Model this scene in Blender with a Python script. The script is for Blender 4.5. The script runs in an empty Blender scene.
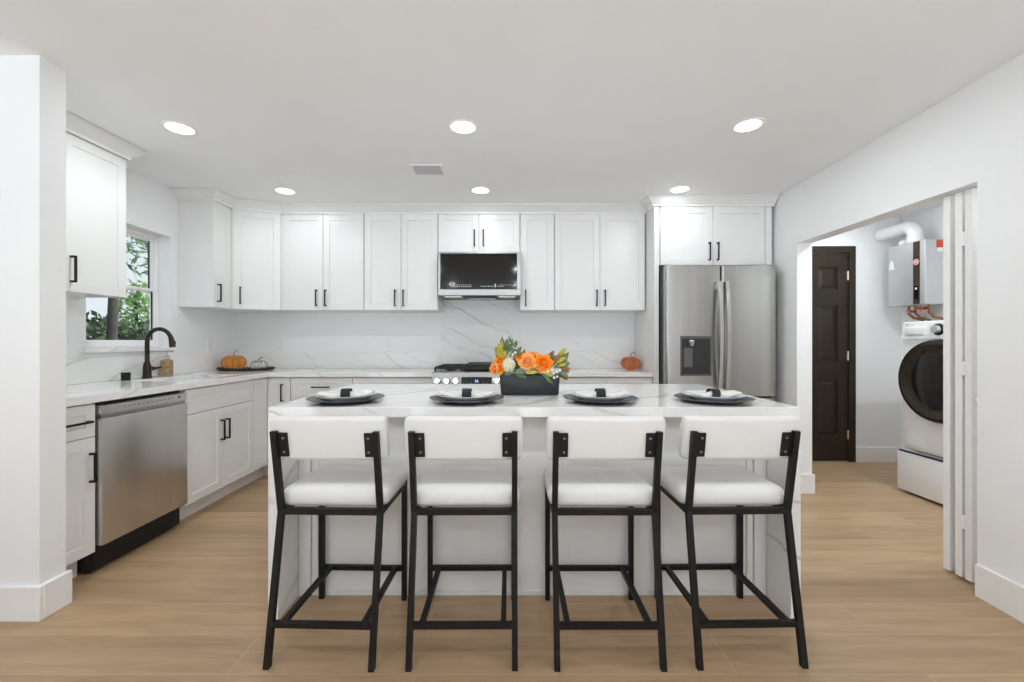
import bpy, bmesh, math, random
from mathutils import Vector, Matrix
random.seed(7)
PI = math.pi
SC = bpy.context.scene
COL = SC.collection

# ------------------------------------------------------------------ camera, sky, sun, exposure
EYE = 1.207
cam = bpy.data.cameras.new('camera')
cam.sensor_width = 36.0
cam.lens = 428 / 1024 * 36.0
cam.clip_start = 0.05
camo = bpy.data.objects.new('camera', cam)
camo.location = (0, 0, EYE)
camo.rotation_euler = (PI / 2, 0, 0)
COL.objects.link(camo)
SC.camera = camo

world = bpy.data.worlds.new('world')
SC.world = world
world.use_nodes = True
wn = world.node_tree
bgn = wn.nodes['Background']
# a pale sky, dimmed on the unseen side behind the camera to tune the fill
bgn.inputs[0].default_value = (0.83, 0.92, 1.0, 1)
SKY_FRONT, SKY_REAR, LOW_GLOW_X = 0.90, 0.45, 11.5
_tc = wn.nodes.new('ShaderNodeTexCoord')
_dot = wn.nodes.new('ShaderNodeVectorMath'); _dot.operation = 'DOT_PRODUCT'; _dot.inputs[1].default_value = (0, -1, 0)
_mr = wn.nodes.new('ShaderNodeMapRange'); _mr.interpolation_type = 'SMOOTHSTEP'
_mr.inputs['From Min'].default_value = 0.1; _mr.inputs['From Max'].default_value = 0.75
_mr.inputs['To Min'].default_value = SKY_FRONT; _mr.inputs['To Max'].default_value = SKY_REAR
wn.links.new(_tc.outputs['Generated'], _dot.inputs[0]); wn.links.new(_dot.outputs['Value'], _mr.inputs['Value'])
# below the horizon an added glow, no real surface, throws light up to the ceiling
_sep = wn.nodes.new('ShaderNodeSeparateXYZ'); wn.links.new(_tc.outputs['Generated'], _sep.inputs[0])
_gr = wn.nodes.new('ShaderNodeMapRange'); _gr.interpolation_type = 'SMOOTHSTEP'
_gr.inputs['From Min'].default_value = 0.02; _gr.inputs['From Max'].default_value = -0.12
_gr.inputs['To Min'].default_value = 1.0; _gr.inputs['To Max'].default_value = LOW_GLOW_X
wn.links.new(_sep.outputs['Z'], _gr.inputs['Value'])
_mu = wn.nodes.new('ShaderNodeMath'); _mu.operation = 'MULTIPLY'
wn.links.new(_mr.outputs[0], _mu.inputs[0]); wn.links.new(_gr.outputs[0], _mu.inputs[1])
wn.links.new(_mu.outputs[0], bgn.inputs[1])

sun = bpy.data.lights.new('sun', 'SUN')
sun.energy = 2.6
sun.angle = 0.01
suno = bpy.data.objects.new('sun', sun)
suno.rotation_euler = Vector((-0.55, -0.35, -0.9)).to_track_quat('-Z', 'Y').to_euler()
COL.objects.link(suno)

LAMP_W = 7.0
LAMP_COL = (0.89, 0.95, 0.988)
SC.view_settings.view_transform = 'Standard'
SC.view_settings.look = 'None'
SC.view_settings.gamma = 1
SC.view_settings.use_curve_mapping = False
SC.view_settings.exposure = 0.07
SC.cycles.max_bounces = 14
SC.cycles.diffuse_bounces = 8
SC.cycles.use_denoising = True

# ------------------------------------------------------------------ materials
def new_mat(name):
    m = bpy.data.materials.new(name)
    m.use_nodes = True
    return m, m.node_tree, m.node_tree.nodes['Principled BSDF']

def N(nt, kind, **kw):
    n = nt.nodes.new(kind)
    for k, v in kw.items():
        if k in n.inputs:
            n.inputs[k].default_value = v
        else:
            setattr(n, k, v)
    return n

def ramp(nt, stops, fac):
    r = nt.nodes.new('ShaderNodeValToRGB')
    e = r.color_ramp.elements
    e[0].position, e[0].color = stops[0][0], stops[0][1]
    e[1].position, e[1].color = stops[-1][0], stops[-1][1]
    for p, c in stops[1:-1]:
        x = e.new(p); x.color = c
    nt.links.new(fac, r.inputs[0])
    return r

def c4(c): return (c[0], c[1], c[2], 1)

def plain(name, col, rough=0.5, metal=0.0, var=0.03, scale=30, bump=0.0, bscale=200, spec=0.5, stretch=None, coat=0.0, sheen=0.0):
    m, nt, b = new_mat(name)
    tc = N(nt, 'ShaderNodeTexCoord')
    src = tc.outputs['Object']
    if stretch:
        mp = N(nt, 'ShaderNodeMapping')
        mp.inputs['Scale'].default_value = stretch
        nt.links.new(src, mp.inputs[0]); src = mp.outputs[0]
    nz = N(nt, 'ShaderNodeTexNoise', Scale=scale, Detail=3.0)
    nt.links.new(src, nz.inputs['Vector'])
    lo = [max(0, x * (1 - var)) for x in col]; hi = [min(1, x * (1 + var)) for x in col]
    r = ramp(nt, [(0.3, c4(lo)), (0.7, c4(hi))], nz.outputs['Fac'])
    nt.links.new(r.outputs[0], b.inputs['Base Color'])
    b.inputs['Roughness'].default_value = rough
    b.inputs['Metallic'].default_value = metal
    b.inputs['Specular IOR Level'].default_value = spec
    b.inputs['Coat Weight'].default_value = coat
    b.inputs['Sheen Weight'].default_value = sheen
    if bump:
        n2 = N(nt, 'ShaderNodeTexNoise', Scale=bscale, Detail=2.0)
        nt.links.new(src, n2.inputs['Vector'])
        bp = N(nt, 'ShaderNodeBump', Strength=bump, Distance=0.002)
        nt.links.new(n2.outputs['Fac'], bp.inputs['Height'])
        nt.links.new(bp.outputs[0], b.inputs['Normal'])
    return m

M = {}
M['wall'] = plain('wall_paint', (0.832, 0.836, 0.838), 0.6, var=0.01, scale=4, bump=0.12, bscale=140)
M['ceiling'] = plain('ceiling_paint', (0.862, 0.87, 0.882), 0.85, var=0.01, scale=3, bump=0.1, bscale=110)
M['trim'] = plain('trim_paint', (0.84, 0.835, 0.825), 0.4, var=0.01)
M['cab'] = plain('cabinet_paint', (0.78, 0.775, 0.762), 0.3, var=0.008, scale=6)
M['black'] = plain('black_metal', (0.0095, 0.009, 0.0088), 0.5, var=0.15, spec=0.28)
M['boltgrey'] = plain('dull_grey_steel', (0.16, 0.16, 0.16), 0.45, metal=0.5)
M['recessgrey'] = plain('dark_grey_plastic', (0.03, 0.03, 0.032), 0.5, spec=0.3)
M['rangesteel'] = plain('range_front_steel', (0.36, 0.35, 0.34), 0.3, metal=1.0, var=0.05, scale=14, stretch=(0.02, 1, 1))
M['blackp'] = plain('black_plastic', (0.012, 0.012, 0.0125), 0.4, var=0.1, spec=0.25)
M['bronze'] = plain('dark_bronze', (0.035, 0.026, 0.02), 0.35, metal=0.6, var=0.2)
M['steel'] = plain('brushed_steel', (0.43, 0.418, 0.40), 0.27, metal=1.0, var=0.06, scale=14, bump=0.04, bscale=60, stretch=(1, 1, 0.02))
M['steelh'] = plain('brushed_steel_level', (0.44, 0.43, 0.42), 0.28, metal=1.0, var=0.06, scale=14, bump=0.03, bscale=60, stretch=(0.02, 1, 1))
M['dwsteel'] = plain('warm_brushed_steel', (0.62, 0.60, 0.58), 0.3, metal=1.0, var=0.05, scale=12, bump=0.03, bscale=60, stretch=(1, 1, 0.02))
M['chrome'] = plain('polished_steel', (0.66, 0.65, 0.64), 0.18, metal=1.0, var=0.02)
M['fridgeside'] = plain('charcoal_sheet', (0.10, 0.10, 0.10), 0.45, var=0.05)
M['fabric'] = plain('white_upholstery', (0.72, 0.71, 0.695), 0.8, var=0.008, scale=60, bump=0.1, bscale=500, spec=0.25)
M['darkglass'] = plain('dark_glass', (0.012, 0.011, 0.0095), 0.07, var=0.05, spec=0.3)
M['screen'] = plain('black_screen', (0.008, 0.008, 0.009), 0.2, var=0.05, spec=0.25)
M['mark'] = plain('pale_grey_print', (0.42, 0.42, 0.42), 0.5)
M['cast'] = plain('cast_iron', (0.02, 0.019, 0.018), 0.6, var=0.2, bump=0.3, bscale=300)
M['door'] = plain('dark_brown_paint', (0.031, 0.022, 0.014), 0.36, var=0.08, scale=8, spec=0.3)
M['brass'] = plain('satin_nickel', (0.78, 0.70, 0.58), 0.25, metal=1.0)
M['white'] = plain('white_enamel', (0.86, 0.86, 0.855), 0.22, var=0.006, coat=0.2)
M['pvc'] = plain('white_pvc', (0.84, 0.84, 0.83), 0.35, var=0.01)
M['heater'] = plain('grey_silver_sheet', (0.56, 0.56, 0.56), 0.38, metal=0.35, var=0.02)
M['stripe'] = plain('dark_brown_strip', (0.055, 0.038, 0.03), 0.3)
M['copper'] = plain('copper', (0.42, 0.23, 0.13), 0.4, metal=1.0)
M['red'] = plain('red_plastic', (0.62, 0.06, 0.03), 0.4)
M['paper'] = plain('white_paper', (0.85, 0.85, 0.84), 0.7)
M['outlet'] = plain('white_outlet_plastic', (0.86, 0.86, 0.85), 0.25, var=0.004)
M['slot'] = plain('dark_slot', (0.04, 0.04, 0.04), 0.6)
M['ventgrey'] = plain('grey_grille', (0.53, 0.53, 0.54), 0.6)
M['charger'] = plain('dark_slate_glaze', (0.05, 0.052, 0.055), 0.32, var=0.15, scale=40)
M['plate'] = plain('pale_stoneware', (0.62, 0.67, 0.74), 0.22, var=0.03)
M['napkin'] = plain('cream_linen', (0.74, 0.695, 0.615), 0.9, var=0.05, scale=80, bump=0.3, bscale=500, spec=0.1)
M['ring'] = plain('charcoal_weave', (0.016, 0.016, 0.017), 0.7, var=0.3, scale=150, bump=0.5, bscale=300)
M['planter'] = plain('charcoal_ceramic', (0.018, 0.023, 0.029), 0.45, var=0.1)
M['soil'] = plain('dark_foam', (0.03, 0.035, 0.02), 0.9, var=0.3)
M['orange'] = plain('orange_petal', (0.90, 0.27, 0.015), 0.6, var=0.15, scale=60, spec=0.2)
M['peach'] = plain('peach_petal', (0.90, 0.38, 0.12), 0.6, var=0.15, scale=60, spec=0.2)
M['creamp'] = plain('cream_petal', (0.82, 0.79, 0.60), 0.6, var=0.08, scale=60, spec=0.2)
M['yleaf'] = plain('yellow_green_leaf', (0.46, 0.38, 0.04), 0.5, var=0.35, scale=40)
M['gleaf'] = plain('green_leaf', (0.10, 0.16, 0.04), 0.5, var=0.35, scale=40)
M['sleaf'] = plain('grey_green_leaf', (0.13, 0.18, 0.13), 0.55, var=0.25, scale=40)
M['rleaf'] = plain('rust_leaf', (0.32, 0.12, 0.03), 0.5, var=0.35, scale=40)
M['berry'] = plain('white_berry', (0.82, 0.82, 0.74), 0.4)
M['beads'] = plain('dark_wood_beads', (0.035, 0.022, 0.017), 0.4, var=0.2)
M['stem'] = plain('antique_silver', (0.34, 0.29, 0.22), 0.3, metal=0.8)
M['vinyl'] = plain('white_vinyl', (0.86, 0.86, 0.86), 0.35, var=0.005)
M['sash_shade'] = plain('dark_sash_shade', (0.015, 0.02, 0.02), 0.6)
M['bark'] = plain('tree_bark', (0.03, 0.026, 0.021), 0.9, var=0.4, scale=12, bump=0.6, bscale=30)
M['hedge'] = plain('hedge_leaves', (0.04, 0.072, 0.022), 0.5, var=0.6, scale=6)
M['foliage'] = plain('tree_leaves', (0.07, 0.12, 0.045), 0.5, var=0.5, scale=4)
M['bright'] = plain('bright_green_leaves', (0.20, 0.36, 0.10), 0.5, var=0.4, scale=5)
M['ground'] = plain('lawn', (0.16, 0.17, 0.08), 0.9, var=0.4, scale=3)
M['porcelain'] = plain('white_sink', (0.84, 0.84, 0.84), 0.2, var=0.005)

def emissive(name, col, s):
    m, nt, b = new_mat(name)
    b.inputs['Base Color'].default_value = c4(col)
    b.inputs['Emission Color'].default_value = c4(col)
    b.inputs['Emission Strength'].default_value = s
    return m
M['lamp'] = emissive('lamp_lens', (1.0, 0.97, 0.93), 3.0)
M['digit'] = emissive('blue_digits', (0.35, 0.55, 1.0), 1.6)
M['hood_lamp'] = emissive('hood_lamp_lens', (1.0, 0.95, 0.85), 0.35)

def glassy(name, col, rough, trans, sc=9.0, lo=0.85):
    m, nt, b = new_mat(name)
    tc = N(nt, 'ShaderNodeTexCoord')
    nz = N(nt, 'ShaderNodeTexNoise', Scale=sc)
    nt.links.new(tc.outputs['Object'], nz.inputs['Vector'])
    r = ramp(nt, [(0.35, c4([x * lo for x in col])), (0.65, c4(col))], nz.outputs['Fac'])
    nt.links.new(r.outputs[0], b.inputs['Base Color'])
    b.inputs['Roughness'].default_value = rough
    b.inputs['Transmission Weight'].default_value = trans
    b.inputs['IOR'].default_value = 1.45
    return m
M['amber'] = glassy('amber_glass', (0.95, 0.42, 0.09), 0.05, 0.85)
M['copperglass'] = glassy('copper_orange_glass', (0.88, 0.30, 0.12), 0.07, 0.75)
M['clearglass'] = glassy('clear_glass', (0.93, 0.93, 0.92), 0.06, 0.75)
M['bottle'] = glassy('amber_bottle_glass', (0.86, 0.60, 0.34), 0.05, 0.7, 55.0, 0.38)
def pane_mat():
    m, nt, b = new_mat('window_glass')
    out = nt.nodes['Material Output']
    t = N(nt, 'ShaderNodeBsdfTransparent')
    g = N(nt, 'ShaderNodeBsdfGlossy', Roughness=0.02)
    mx = N(nt, 'ShaderNodeMixShader')
    mx.inputs[0].default_value = 0.02
    nt.links.new(t.outputs[0], mx.inputs[1]); nt.links.new(g.outputs[0], mx.inputs[2])
    nt.links.new(mx.outputs[0], out.inputs[0])
    return m
M['pane'] = pane_mat()

def marble(name, vein=0.30, scale=1.0, rough=0.1, base=(0.85, 0.845, 0.83)):
    m, nt, b = new_mat(name)
    geo = N(nt, 'ShaderNodeNewGeometry')
    mp = N(nt, 'ShaderNodeMapping')
    mp.inputs['Rotation'].default_value = (0.5, 0.95, 0.75)
    nt.links.new(geo.outputs['Position'], mp.inputs[0])
    def veins(sc, dist, dsc, lo, seed):
        mo = N(nt, 'ShaderNodeMapping'); mo.inputs['Location'].default_value = (seed, seed * 2, seed * 3)
        nt.links.new(mp.outputs[0], mo.inputs[0])
        w = N(nt, 'ShaderNodeTexWave', Scale=sc, Distortion=dist, Detail=3.0)
        w.inputs['Detail Scale'].default_value = dsc
        nt.links.new(mo.outputs[0], w.inputs['Vector'])
        r = ramp(nt, [(0, (0, 0, 0, 1)), (lo, (0, 0, 0, 1)), (1, (1, 1, 1, 1))], w.outputs['Fac'])
        k = N(nt, 'ShaderNodeTexNoise', Scale=2.2 * scale, Detail=2.0)
        nt.links.new(mo.outputs[0], k.inputs['Vector'])
        kr = ramp(nt, [(0.42, (0, 0, 0, 1)), (0.62, (1, 1, 1, 1))], k.outputs['Fac'])
        mm = N(nt, 'ShaderNodeMath', operation='MULTIPLY')
        nt.links.new(r.outputs[0], mm.inputs[0]); nt.links.new(kr.outputs[0], mm.inputs[1])
        return mm
    a = veins(0.8 * scale, 4.0, 1.5, 0.972, 0.0)
    c = veins(1.5 * scale, 5.0, 1.2, 0.98, 3.3)
    ad = N(nt, 'ShaderNodeMath', operation='MAXIMUM')
    nt.links.new(a.outputs[0], ad.inputs[0]); nt.links.new(c.outputs[0], ad.inputs[1])
    soft = N(nt, 'ShaderNodeTexNoise', Scale=1.6 * scale, Detail=4.0)
    nt.links.new(mp.outputs[0], soft.inputs['Vector'])
    sr = ramp(nt, [(0.35, c4([x * 0.95 for x in base])), (0.65, c4(base))], soft.outputs['Fac'])
    mx = N(nt, 'ShaderNodeMix', data_type='RGBA')
    ml = N(nt, 'ShaderNodeMath', operation='MULTIPLY'); ml.inputs[1].default_value = 0.42
    nt.links.new(ad.outputs[0], ml.inputs[0])
    nt.links.new(ml.outputs[0], mx.inputs['Factor'])
    nt.links.new(sr.outputs[0], mx.inputs[6])
    mx.inputs[7].default_value = (vein * 1.08, vein, vein * 0.92, 1)
    nt.links.new(mx.outputs[2], b.inputs['Base Color'])
    b.inputs['Roughness'].default_value = rough
    return m
M['marble'] = marble('white_veined_quartz')

def floor_mat():
    m, nt, b = new_mat('light_oak_planks')
    geo = N(nt, 'ShaderNodeNewGeometry')
    mp = N(nt, 'ShaderNodeMapping')
    mp.inputs['Location'].default_value = (0.35, 0.13, 0)
    nt.links.new(geo.outputs['Position'], mp.inputs[0])
    br = N(nt, 'ShaderNodeTexBrick', Scale=1.0)
    br.offset = 0.37
    br.inputs['Color1'].default_value = (0.0, 0, 0, 1)
    br.inputs['Color2'].default_value = (1, 1, 1, 1)
    br.inputs['Mortar'].default_value = (0.5, 0.5, 0.5, 1)
    br.inputs['Mortar Size'].default_value = 0.0016
    br.inputs['Mortar Smooth'].default_value = 0.3
    br.inputs['Bias'].default_value = 0.0
    br.inputs['Brick Width'].default_value = 1.85
    br.inputs['Row Height'].default_value = 0.21
    nt.links.new(mp.outputs[0], br.inputs['Vector'])
    st = N(nt, 'ShaderNodeMapping'); st.inputs['Scale'].default_value = (0.9, 9.0, 1)
    nt.links.new(geo.outputs['Position'], st.inputs[0])
    addv = N(nt, 'ShaderNodeVectorMath', operation='ADD')
    nt.links.new(st.outputs[0], addv.inputs[0]); nt.links.new(br.outputs['Color'], addv.inputs[1])
    g = N(nt, 'ShaderNodeTexNoise', Scale=2.4, Detail=6.0, Roughness=0.6, Distortion=0.6)
    nt.links.new(addv.outputs[0], g.inputs['Vector'])
    gr = ramp(nt, [(0.3, (0.35, 0.226, 0.125, 1)), (0.55, (0.44, 0.298, 0.173, 1)), (0.75, (0.485, 0.342, 0.208, 1))], g.outputs['Fac'])
    hv = N(nt, 'ShaderNodeMix', data_type='RGBA', blend_type='MULTIPLY')
    hv.inputs['Factor'].default_value = 1.0
    vr = ramp(nt, [(0, (0.86, 0.85, 0.84, 1)), (1, (1.10, 1.10, 1.10, 1))], br.outputs['Color'])
    nt.links.new(gr.outputs[0], hv.inputs[6]); nt.links.new(vr.outputs[0], hv.inputs[7])
    mo = N(nt, 'ShaderNodeMix', data_type='RGBA')
    mo.inputs[7].default_value = (0.58, 0.43, 0.30, 1)
    mf = N(nt, 'ShaderNodeMath', operation='MULTIPLY'); mf.inputs[1].default_value = 0.6
    nt.links.new(br.outputs['Fac'], mf.inputs[0])
    nt.links.new(mf.outputs[0], mo.inputs['Factor']); nt.links.new(hv.outputs[2], mo.inputs[6])
    nt.links.new(mo.outputs[2], b.inputs['Base Color'])
    rr = N(nt, 'ShaderNodeMapRange'); rr.inputs['To Min'].default_value = 0.38; rr.inputs['To Max'].default_value = 0.52
    nt.links.new(g.outputs['Fac'], rr.inputs['Value'])
    nt.links.new(rr.outputs[0], b.inputs['Roughness'])
    bp = N(nt, 'ShaderNodeBump', Strength=0.12, Distance=0.001)
    nt.links.new(g.outputs['Fac'], bp.inputs['Height'])
    nt.links.new(bp.outputs[0], b.inputs['Normal'])
    return m
M['floor'] = floor_mat()

# ------------------------------------------------------------------ mesh helpers
class MB:
    """collects shapes and links them as ONE mesh object"""
    def __init__(self):
        self.bm = bmesh.new()
    def _merge(self, t, mat=None):
        if mat is not None:
            bmesh.ops.transform(t, matrix=mat, verts=t.verts)
        me = bpy.data.meshes.new('tmp'); t.to_mesh(me); t.free()
        self.bm.from_mesh(me); bpy.data.meshes.remove(me)
        return self
    def box(self, x0, x1, y0, y1, z0, z1, bev=0.0, seg=2, mat=None):
        t = bmesh.new()
        bmesh.ops.create_cube(t, size=1)
        for v in t.verts:
            v.co = Vector((x0 + (v.co.x + .5) * (x1 - x0), y0 + (v.co.y + .5) * (y1 - y0), z0 + (v.co.z + .5) * (z1 - z0)))
        if bev:
            bmesh.ops.bevel(t, geom=t.edges[:], offset=bev, segments=seg, affect='EDGES', profile=0.5)
        return self._merge(t, mat)
    def hexa(self, b, tp):
        """solid between two loops of four points"""
        return self.loft([b, tp])
    def prism(self, pts, z0, z1):
        return self.loft([[(x, y, z0) for x, y in pts], [(x, y, z1) for x, y in pts]])
    def loft(self, loops, cap=True, closed=True):
        t = bmesh.new()
        vs = [[t.verts.new(p) for p in lp] for lp in loops]
        n = len(loops[0])
        for a, b in zip(vs, vs[1:]):
            for i in range(n if closed else n - 1):
                j = (i + 1) % n
                try: t.faces.new((a[i], a[j], b[j], b[i]))
                except ValueError: pass
        if cap and closed:
            t.faces.new(list(reversed(vs[0]))); t.faces.new(vs[-1])
        bmesh.ops.recalc_face_normals(t, faces=t.faces[:])
        return self._merge(t)
    def lathe(self, prof, n=40, c=(0, 0, 0), rib=None, mat=None):
        """profile of (radius, z) turned about the z axis; rib(theta) scales the radius"""
        t = bmesh.new()
        rows = []
        for r, z in prof:
            if r < 1e-6:
                rows.append([t.verts.new((c[0], c[1], c[2] + z))])
            else:
                row = []
                for i in range(n):
                    a = 2 * PI * i / n
                    k = rib(a) if rib else 1
                    row.append(t.verts.new((c[0] + r * k * math.cos(a), c[1] + r * k * math.sin(a), c[2] + z)))
                rows.append(row)
        for a, b in zip(rows, rows[1:]):
            for i in range(n):
                j = (i + 1) % n
                if len(a) == 1 and len(b) == 1: continue
                if len(a) == 1: t.faces.new((a[0], b[j], b[i]))
                elif len(b) == 1: t.faces.new((a[i], a[j], b[0]))
                else: t.faces.new((a[i], a[j], b[j], b[i]))
        bmesh.ops.recalc_face_normals(t, faces=t.faces[:])
        return self._merge(t, mat)
    def cyl(self, p0, p1, r, n=20, r2=None):
        p0, p1 = Vector(p0), Vector(p1)
        d = (p1 - p0); q = d.to_track_quat('Z', 'Y').to_matrix().to_4x4()
        L = d.length; r2 = r if r2 is None else r2
        return self.lathe([(0, 0), (r, 0), (r2, L), (0, L)], n, mat=Matrix.Translation(p0) @ q)
    def tube(self, pts, r, n=12):
        pts = [Vector(p) for p in pts]
        loops = []; up = Vector((0.13, 0.2, 0.97))
        for i, p in enumerate(pts):
            d = (pts[min(i + 1, len(pts) - 1)] - pts[max(i - 1, 0)]).normalized()
            u = d.cross(up)
            if u.length < 1e-3: u = d.cross(Vector((1, 0, 0)))
            u.normalize(); v = u.cross(d).normalized(); up = v
            rr = r[i] if isinstance(r, (list, tuple)) else r
            loops.append([p + u * rr * math.cos(2 * PI * k / n) + v * rr * math.sin(2 * PI * k / n) for k in range(n)])
        return self.loft(loops)
    def bar(self, p0, p1, w, h):
        """square bar between two points"""
        p0, p1 = Vector(p0), Vector(p1)
        d = (p1 - p0).normalized()
        up = Vector((0, 0, 1)) if abs(d.z) < 0.9 else Vector((0, 1, 0))
        u = d.cross(up).normalized() * w / 2; v = u.cross(d).normalized() * h / 2
        return self.loft([[p + u + v, p - u + v, p - u - v, p + u - v] for p in (p0, p1)])
    def ball(self, c, r, seg=12, sc=(1, 1, 1)):
        t = bmesh.new()
        bmesh.ops.create_uvsphere(t, u_segments=seg, v_segments=max(6, seg // 2 + 2), radius=r)
        return self._merge(t, Matrix.Translation(c) @ Matrix.Diagonal((*sc, 1)))
    def build(self, name, mat, parent=None, smooth=None, loc=None):
        me = bpy.data.meshes.new(name)
        self.bm.to_mesh(me); self.bm.free()
        me.materials.append(M[mat] if isinstance(mat, str) else mat)
        if smooth:
            for p in me.polygons: p.use_smooth = True
            me.set_sharp_from_angle(angle=math.radians(smooth))
        o = bpy.data.objects.new(name, me)
        COL.objects.link(o)
        if parent: o.parent = parent
        if loc: o.location = loc
        return o

def tag(o, label, cat, group=None, kind=None):
    if label: o['label'] = label
    if cat: o['category'] = cat
    if group: o['group'] = group
    if kind: o['kind'] = kind
    return o

def thing(name, label, cat, loc=(0, 0, 0), rotz=0.0, group=None):
    o = bpy.data.objects.new(name, None)
    o.empty_display_size = 0.1
    o.location = loc; o.rotation_euler = (0, 0, rotz)
    COL.objects.link(o)
    return tag(o, label, cat, group)

def struct(o):
    o['kind'] = 'structure'
    return o

def copy_tree(o, parent=None):
    c = o.copy(); COL.objects.link(c)
    if parent: c.parent = parent
    for ch in o.children: copy_tree(ch, c)
    return c

def rrect(w, d, r, n=5, cx=0, cy=0):
    pts = []
    for sx, sy, a0 in ((1, 1, 0), (-1, 1, 90), (-1, -1, 180), (1, -1, 270)):
        for k in range(n + 1):
            a = math.radians(a0 + 90 * k / n)
            pts.append((cx + sx * (w / 2 - r) + r * math.cos(a), cy + sy * (d / 2 - r) + r * math.sin(a)))
    return pts

def text_mesh(txt, size, mat, parent, name, m4):
    cu = bpy.data.curves.new('t', 'FONT')
    cu.body = txt; cu.size = size; cu.extrude = 0.0004
    cu.align_x = 'CENTER'; cu.align_y = 'CENTER'
    to = bpy.data.objects.new('t', cu); COL.objects.link(to)
    dg = bpy.context.evaluated_depsgraph_get(); dg.update()
    me = bpy.data.meshes.new_from_object(to.evaluated_get(dg))
    bpy.data.objects.remove(to)
    me.name = name; me.transform(m4); me.materials.clear(); me.materials.append(M[mat])
    o = bpy.data.objects.new(name, me); COL.objects.link(o); o.parent = parent
    return o
FRONT = Matrix.Rotation(PI / 2, 4, 'X')      # lettering that reads from the local -Y side

# ------------------------------------------------------------------ room shell
CEIL = 2.447
XL, YB = -2.76, 4.28          # kitchen: wall with the window, back wall
def xr(y): return 2.205 + (y - 1.87) * 0.0383    # slightly oblique side wall
WT = 0.12
YOPEN0, YOPEN1 = 2.034, 3.40
XLR = 3.90                    # laundry side wall
YREAR = -3.2

struct(MB().box(-3.7, 4.1, YREAR, 4.5, -0.12, 0).build('floor', 'floor'))
struct(MB().box(-3.7, 4.1, YREAR, 4.5, CEIL, CEIL + 0.15).build('ceiling', 'ceiling'))
# back wall with the laundry door opening
DX0, DX1, DZ = 2.60, 3.43, 2.155
w = MB()
w.box(XL - 0.15, DX0, YB, YB + 0.15, 0, CEIL); w.box(DX1, XLR + 0.12, YB, YB + 0.15, 0, CEIL)
w.box(DX0, DX1, YB, YB + 0.15, DZ, CEIL)
struct(w.build('wall_back', 'wall'))
# wall with the window
WY0, WY1, WZ0, WZ1 = 2.773, 3.464, 1.165, 2.051
w = MB()
w.box(XL - 0.15, XL, 1.967, WY0, 0, CEIL); w.box(XL - 0.15, XL, WY1, YB, 0, CEIL)
w.box(XL - 0.15, XL, WY0, WY1, 0, WZ0); w.box(XL - 0.15, XL, WY0, WY1, WZ1, CEIL)
struct(w.build('wall_left', 'wall'))
# short wall return at the kitchen entrance, and the wall of the room behind
struct(MB().box(-3.6, -2.05, 1.857, 1.967, 0, CEIL).build('wall_return', 'wall'))
struct(MB().box(-3.7, -3.6, YREAR, 1.967, 0, CEIL).build('wall_living', 'wall'))
def rw(mb, y0, y1, z0, z1):
    mb.prism([(xr(y0), y0), (xr(y0) + WT, y0), (xr(y1) + WT, y1), (xr(y1), y1)], z0, z1)
w = MB()
rw(w, YREAR, YOPEN0, 0, CEIL)
rw(w, YOPEN1, YB, 0, CEIL)
hz0, hz1 = 1.966, 1.984
y0, y1 = YOPEN0, YOPEN1
w.loft([[(xr(y0), y0, hz0), (xr(y0) + WT, y0, hz0), (xr(y0) + WT, y0, CEIL), (xr(y0), y0, CEIL)],
        [(xr(y1), y1, hz1), (xr(y1) + WT, y1, hz1), (xr(y1) + WT, y1, CEIL), (xr(y1), y1, CEIL)]])
struct(w.build('wall_right', 'wall'))
struct(MB().box(XLR, XLR + 0.12, 1.6, YB, 0, CEIL).build('wall_laundry', 'wall'))
struct(MB().box(xr(1.6) + WT, XLR, 1.5, 1.6, 0, CEIL).build('wall_laundry_front', 'wall'))

# baseboards
BH, BT = 0.15, 0.02
def bbox(name, *bs):
    m = MB()
    for b in bs: m.box(*b, bev=0.003, seg=1)
    return struct(m.build(name, 'trim'))
bbox('baseboard_left', (-3.6, -2.05 + BT, 1.857 - BT, 1.857, 0, BH), (-2.05, -2.05 + BT, 1.857, 1.967 + 0.012, 0, BH))
m = MB()
def rbase(mb, ya, yb):
    mb.prism([(xr(ya) - 0.016, ya), (xr(ya), ya), (xr(yb), yb), (xr(yb) - 0.016, yb)], 0, BH)
rbase(m, YREAR, YOPEN0 - 0.004); rbase(m, YOPEN1 - 0.014, 3.66)
m.box(xr(YOPEN1), xr(YOPEN1) + WT + 0.014, YOPEN1 - 0.014, YOPEN1, 0, BH)
struct(m.build('baseboard_right', 'trim'))
bbox('baseboard_laundry', (DX1 + 0.0, XLR, YB - 0.014, YB, 0, BH), (XLR - 0.014, XLR, 1.6, YB - 0.014, 0, BH))

# crown mouldings above the cabinets: a profile carried along a path, outward = right of the path
def crown(name, path):
    prof = [(0.0, 2.368), (0.014, 2.368), (0.016, 2.386), (0.024, 2.392), (0.05, 2.415), (0.064, 2.428), (0.078, 2.431), (0.078, 2.4455), (0.0, 2.4455)]
    loops = []
    P = [Vector((x, y)) for x, y in path]
    for i, p in enumerate(P):
        def nrm(a, b):
            d = (b - a).normalized(); return Vector((d.y, -d.x))
        if i == 0: n = nrm(P[0], P[1])
        elif i == len(P) - 1: n = nrm(P[-2], P[-1])
        else:
            a, b = nrm(P[i - 1], p), nrm(p, P[i + 1])
            n = (a + b) / (1 + a.dot(b))
        loops.append([(p.x + n.x * o, p.y + n.y * o, z) for o, z in prof])
    return struct(MB().loft(loops).build(name, 'cab'))
UF = 3.92                     # face of the back wall units
crown('trim_1', [(XL + 0.002, 3.54), (-2.47, 3.54), (-2.46, 3.765), (-2.11, UF), (1.225, UF)])
crown('trim_2', [(1.227, UF - 0.08), (1.227, 3.70), (2.262, 3.70)])
crown('trim_3', [(-2.47, 1.972), (-2.47, 2.745), (XL + 0.002, 2.745)])

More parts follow.
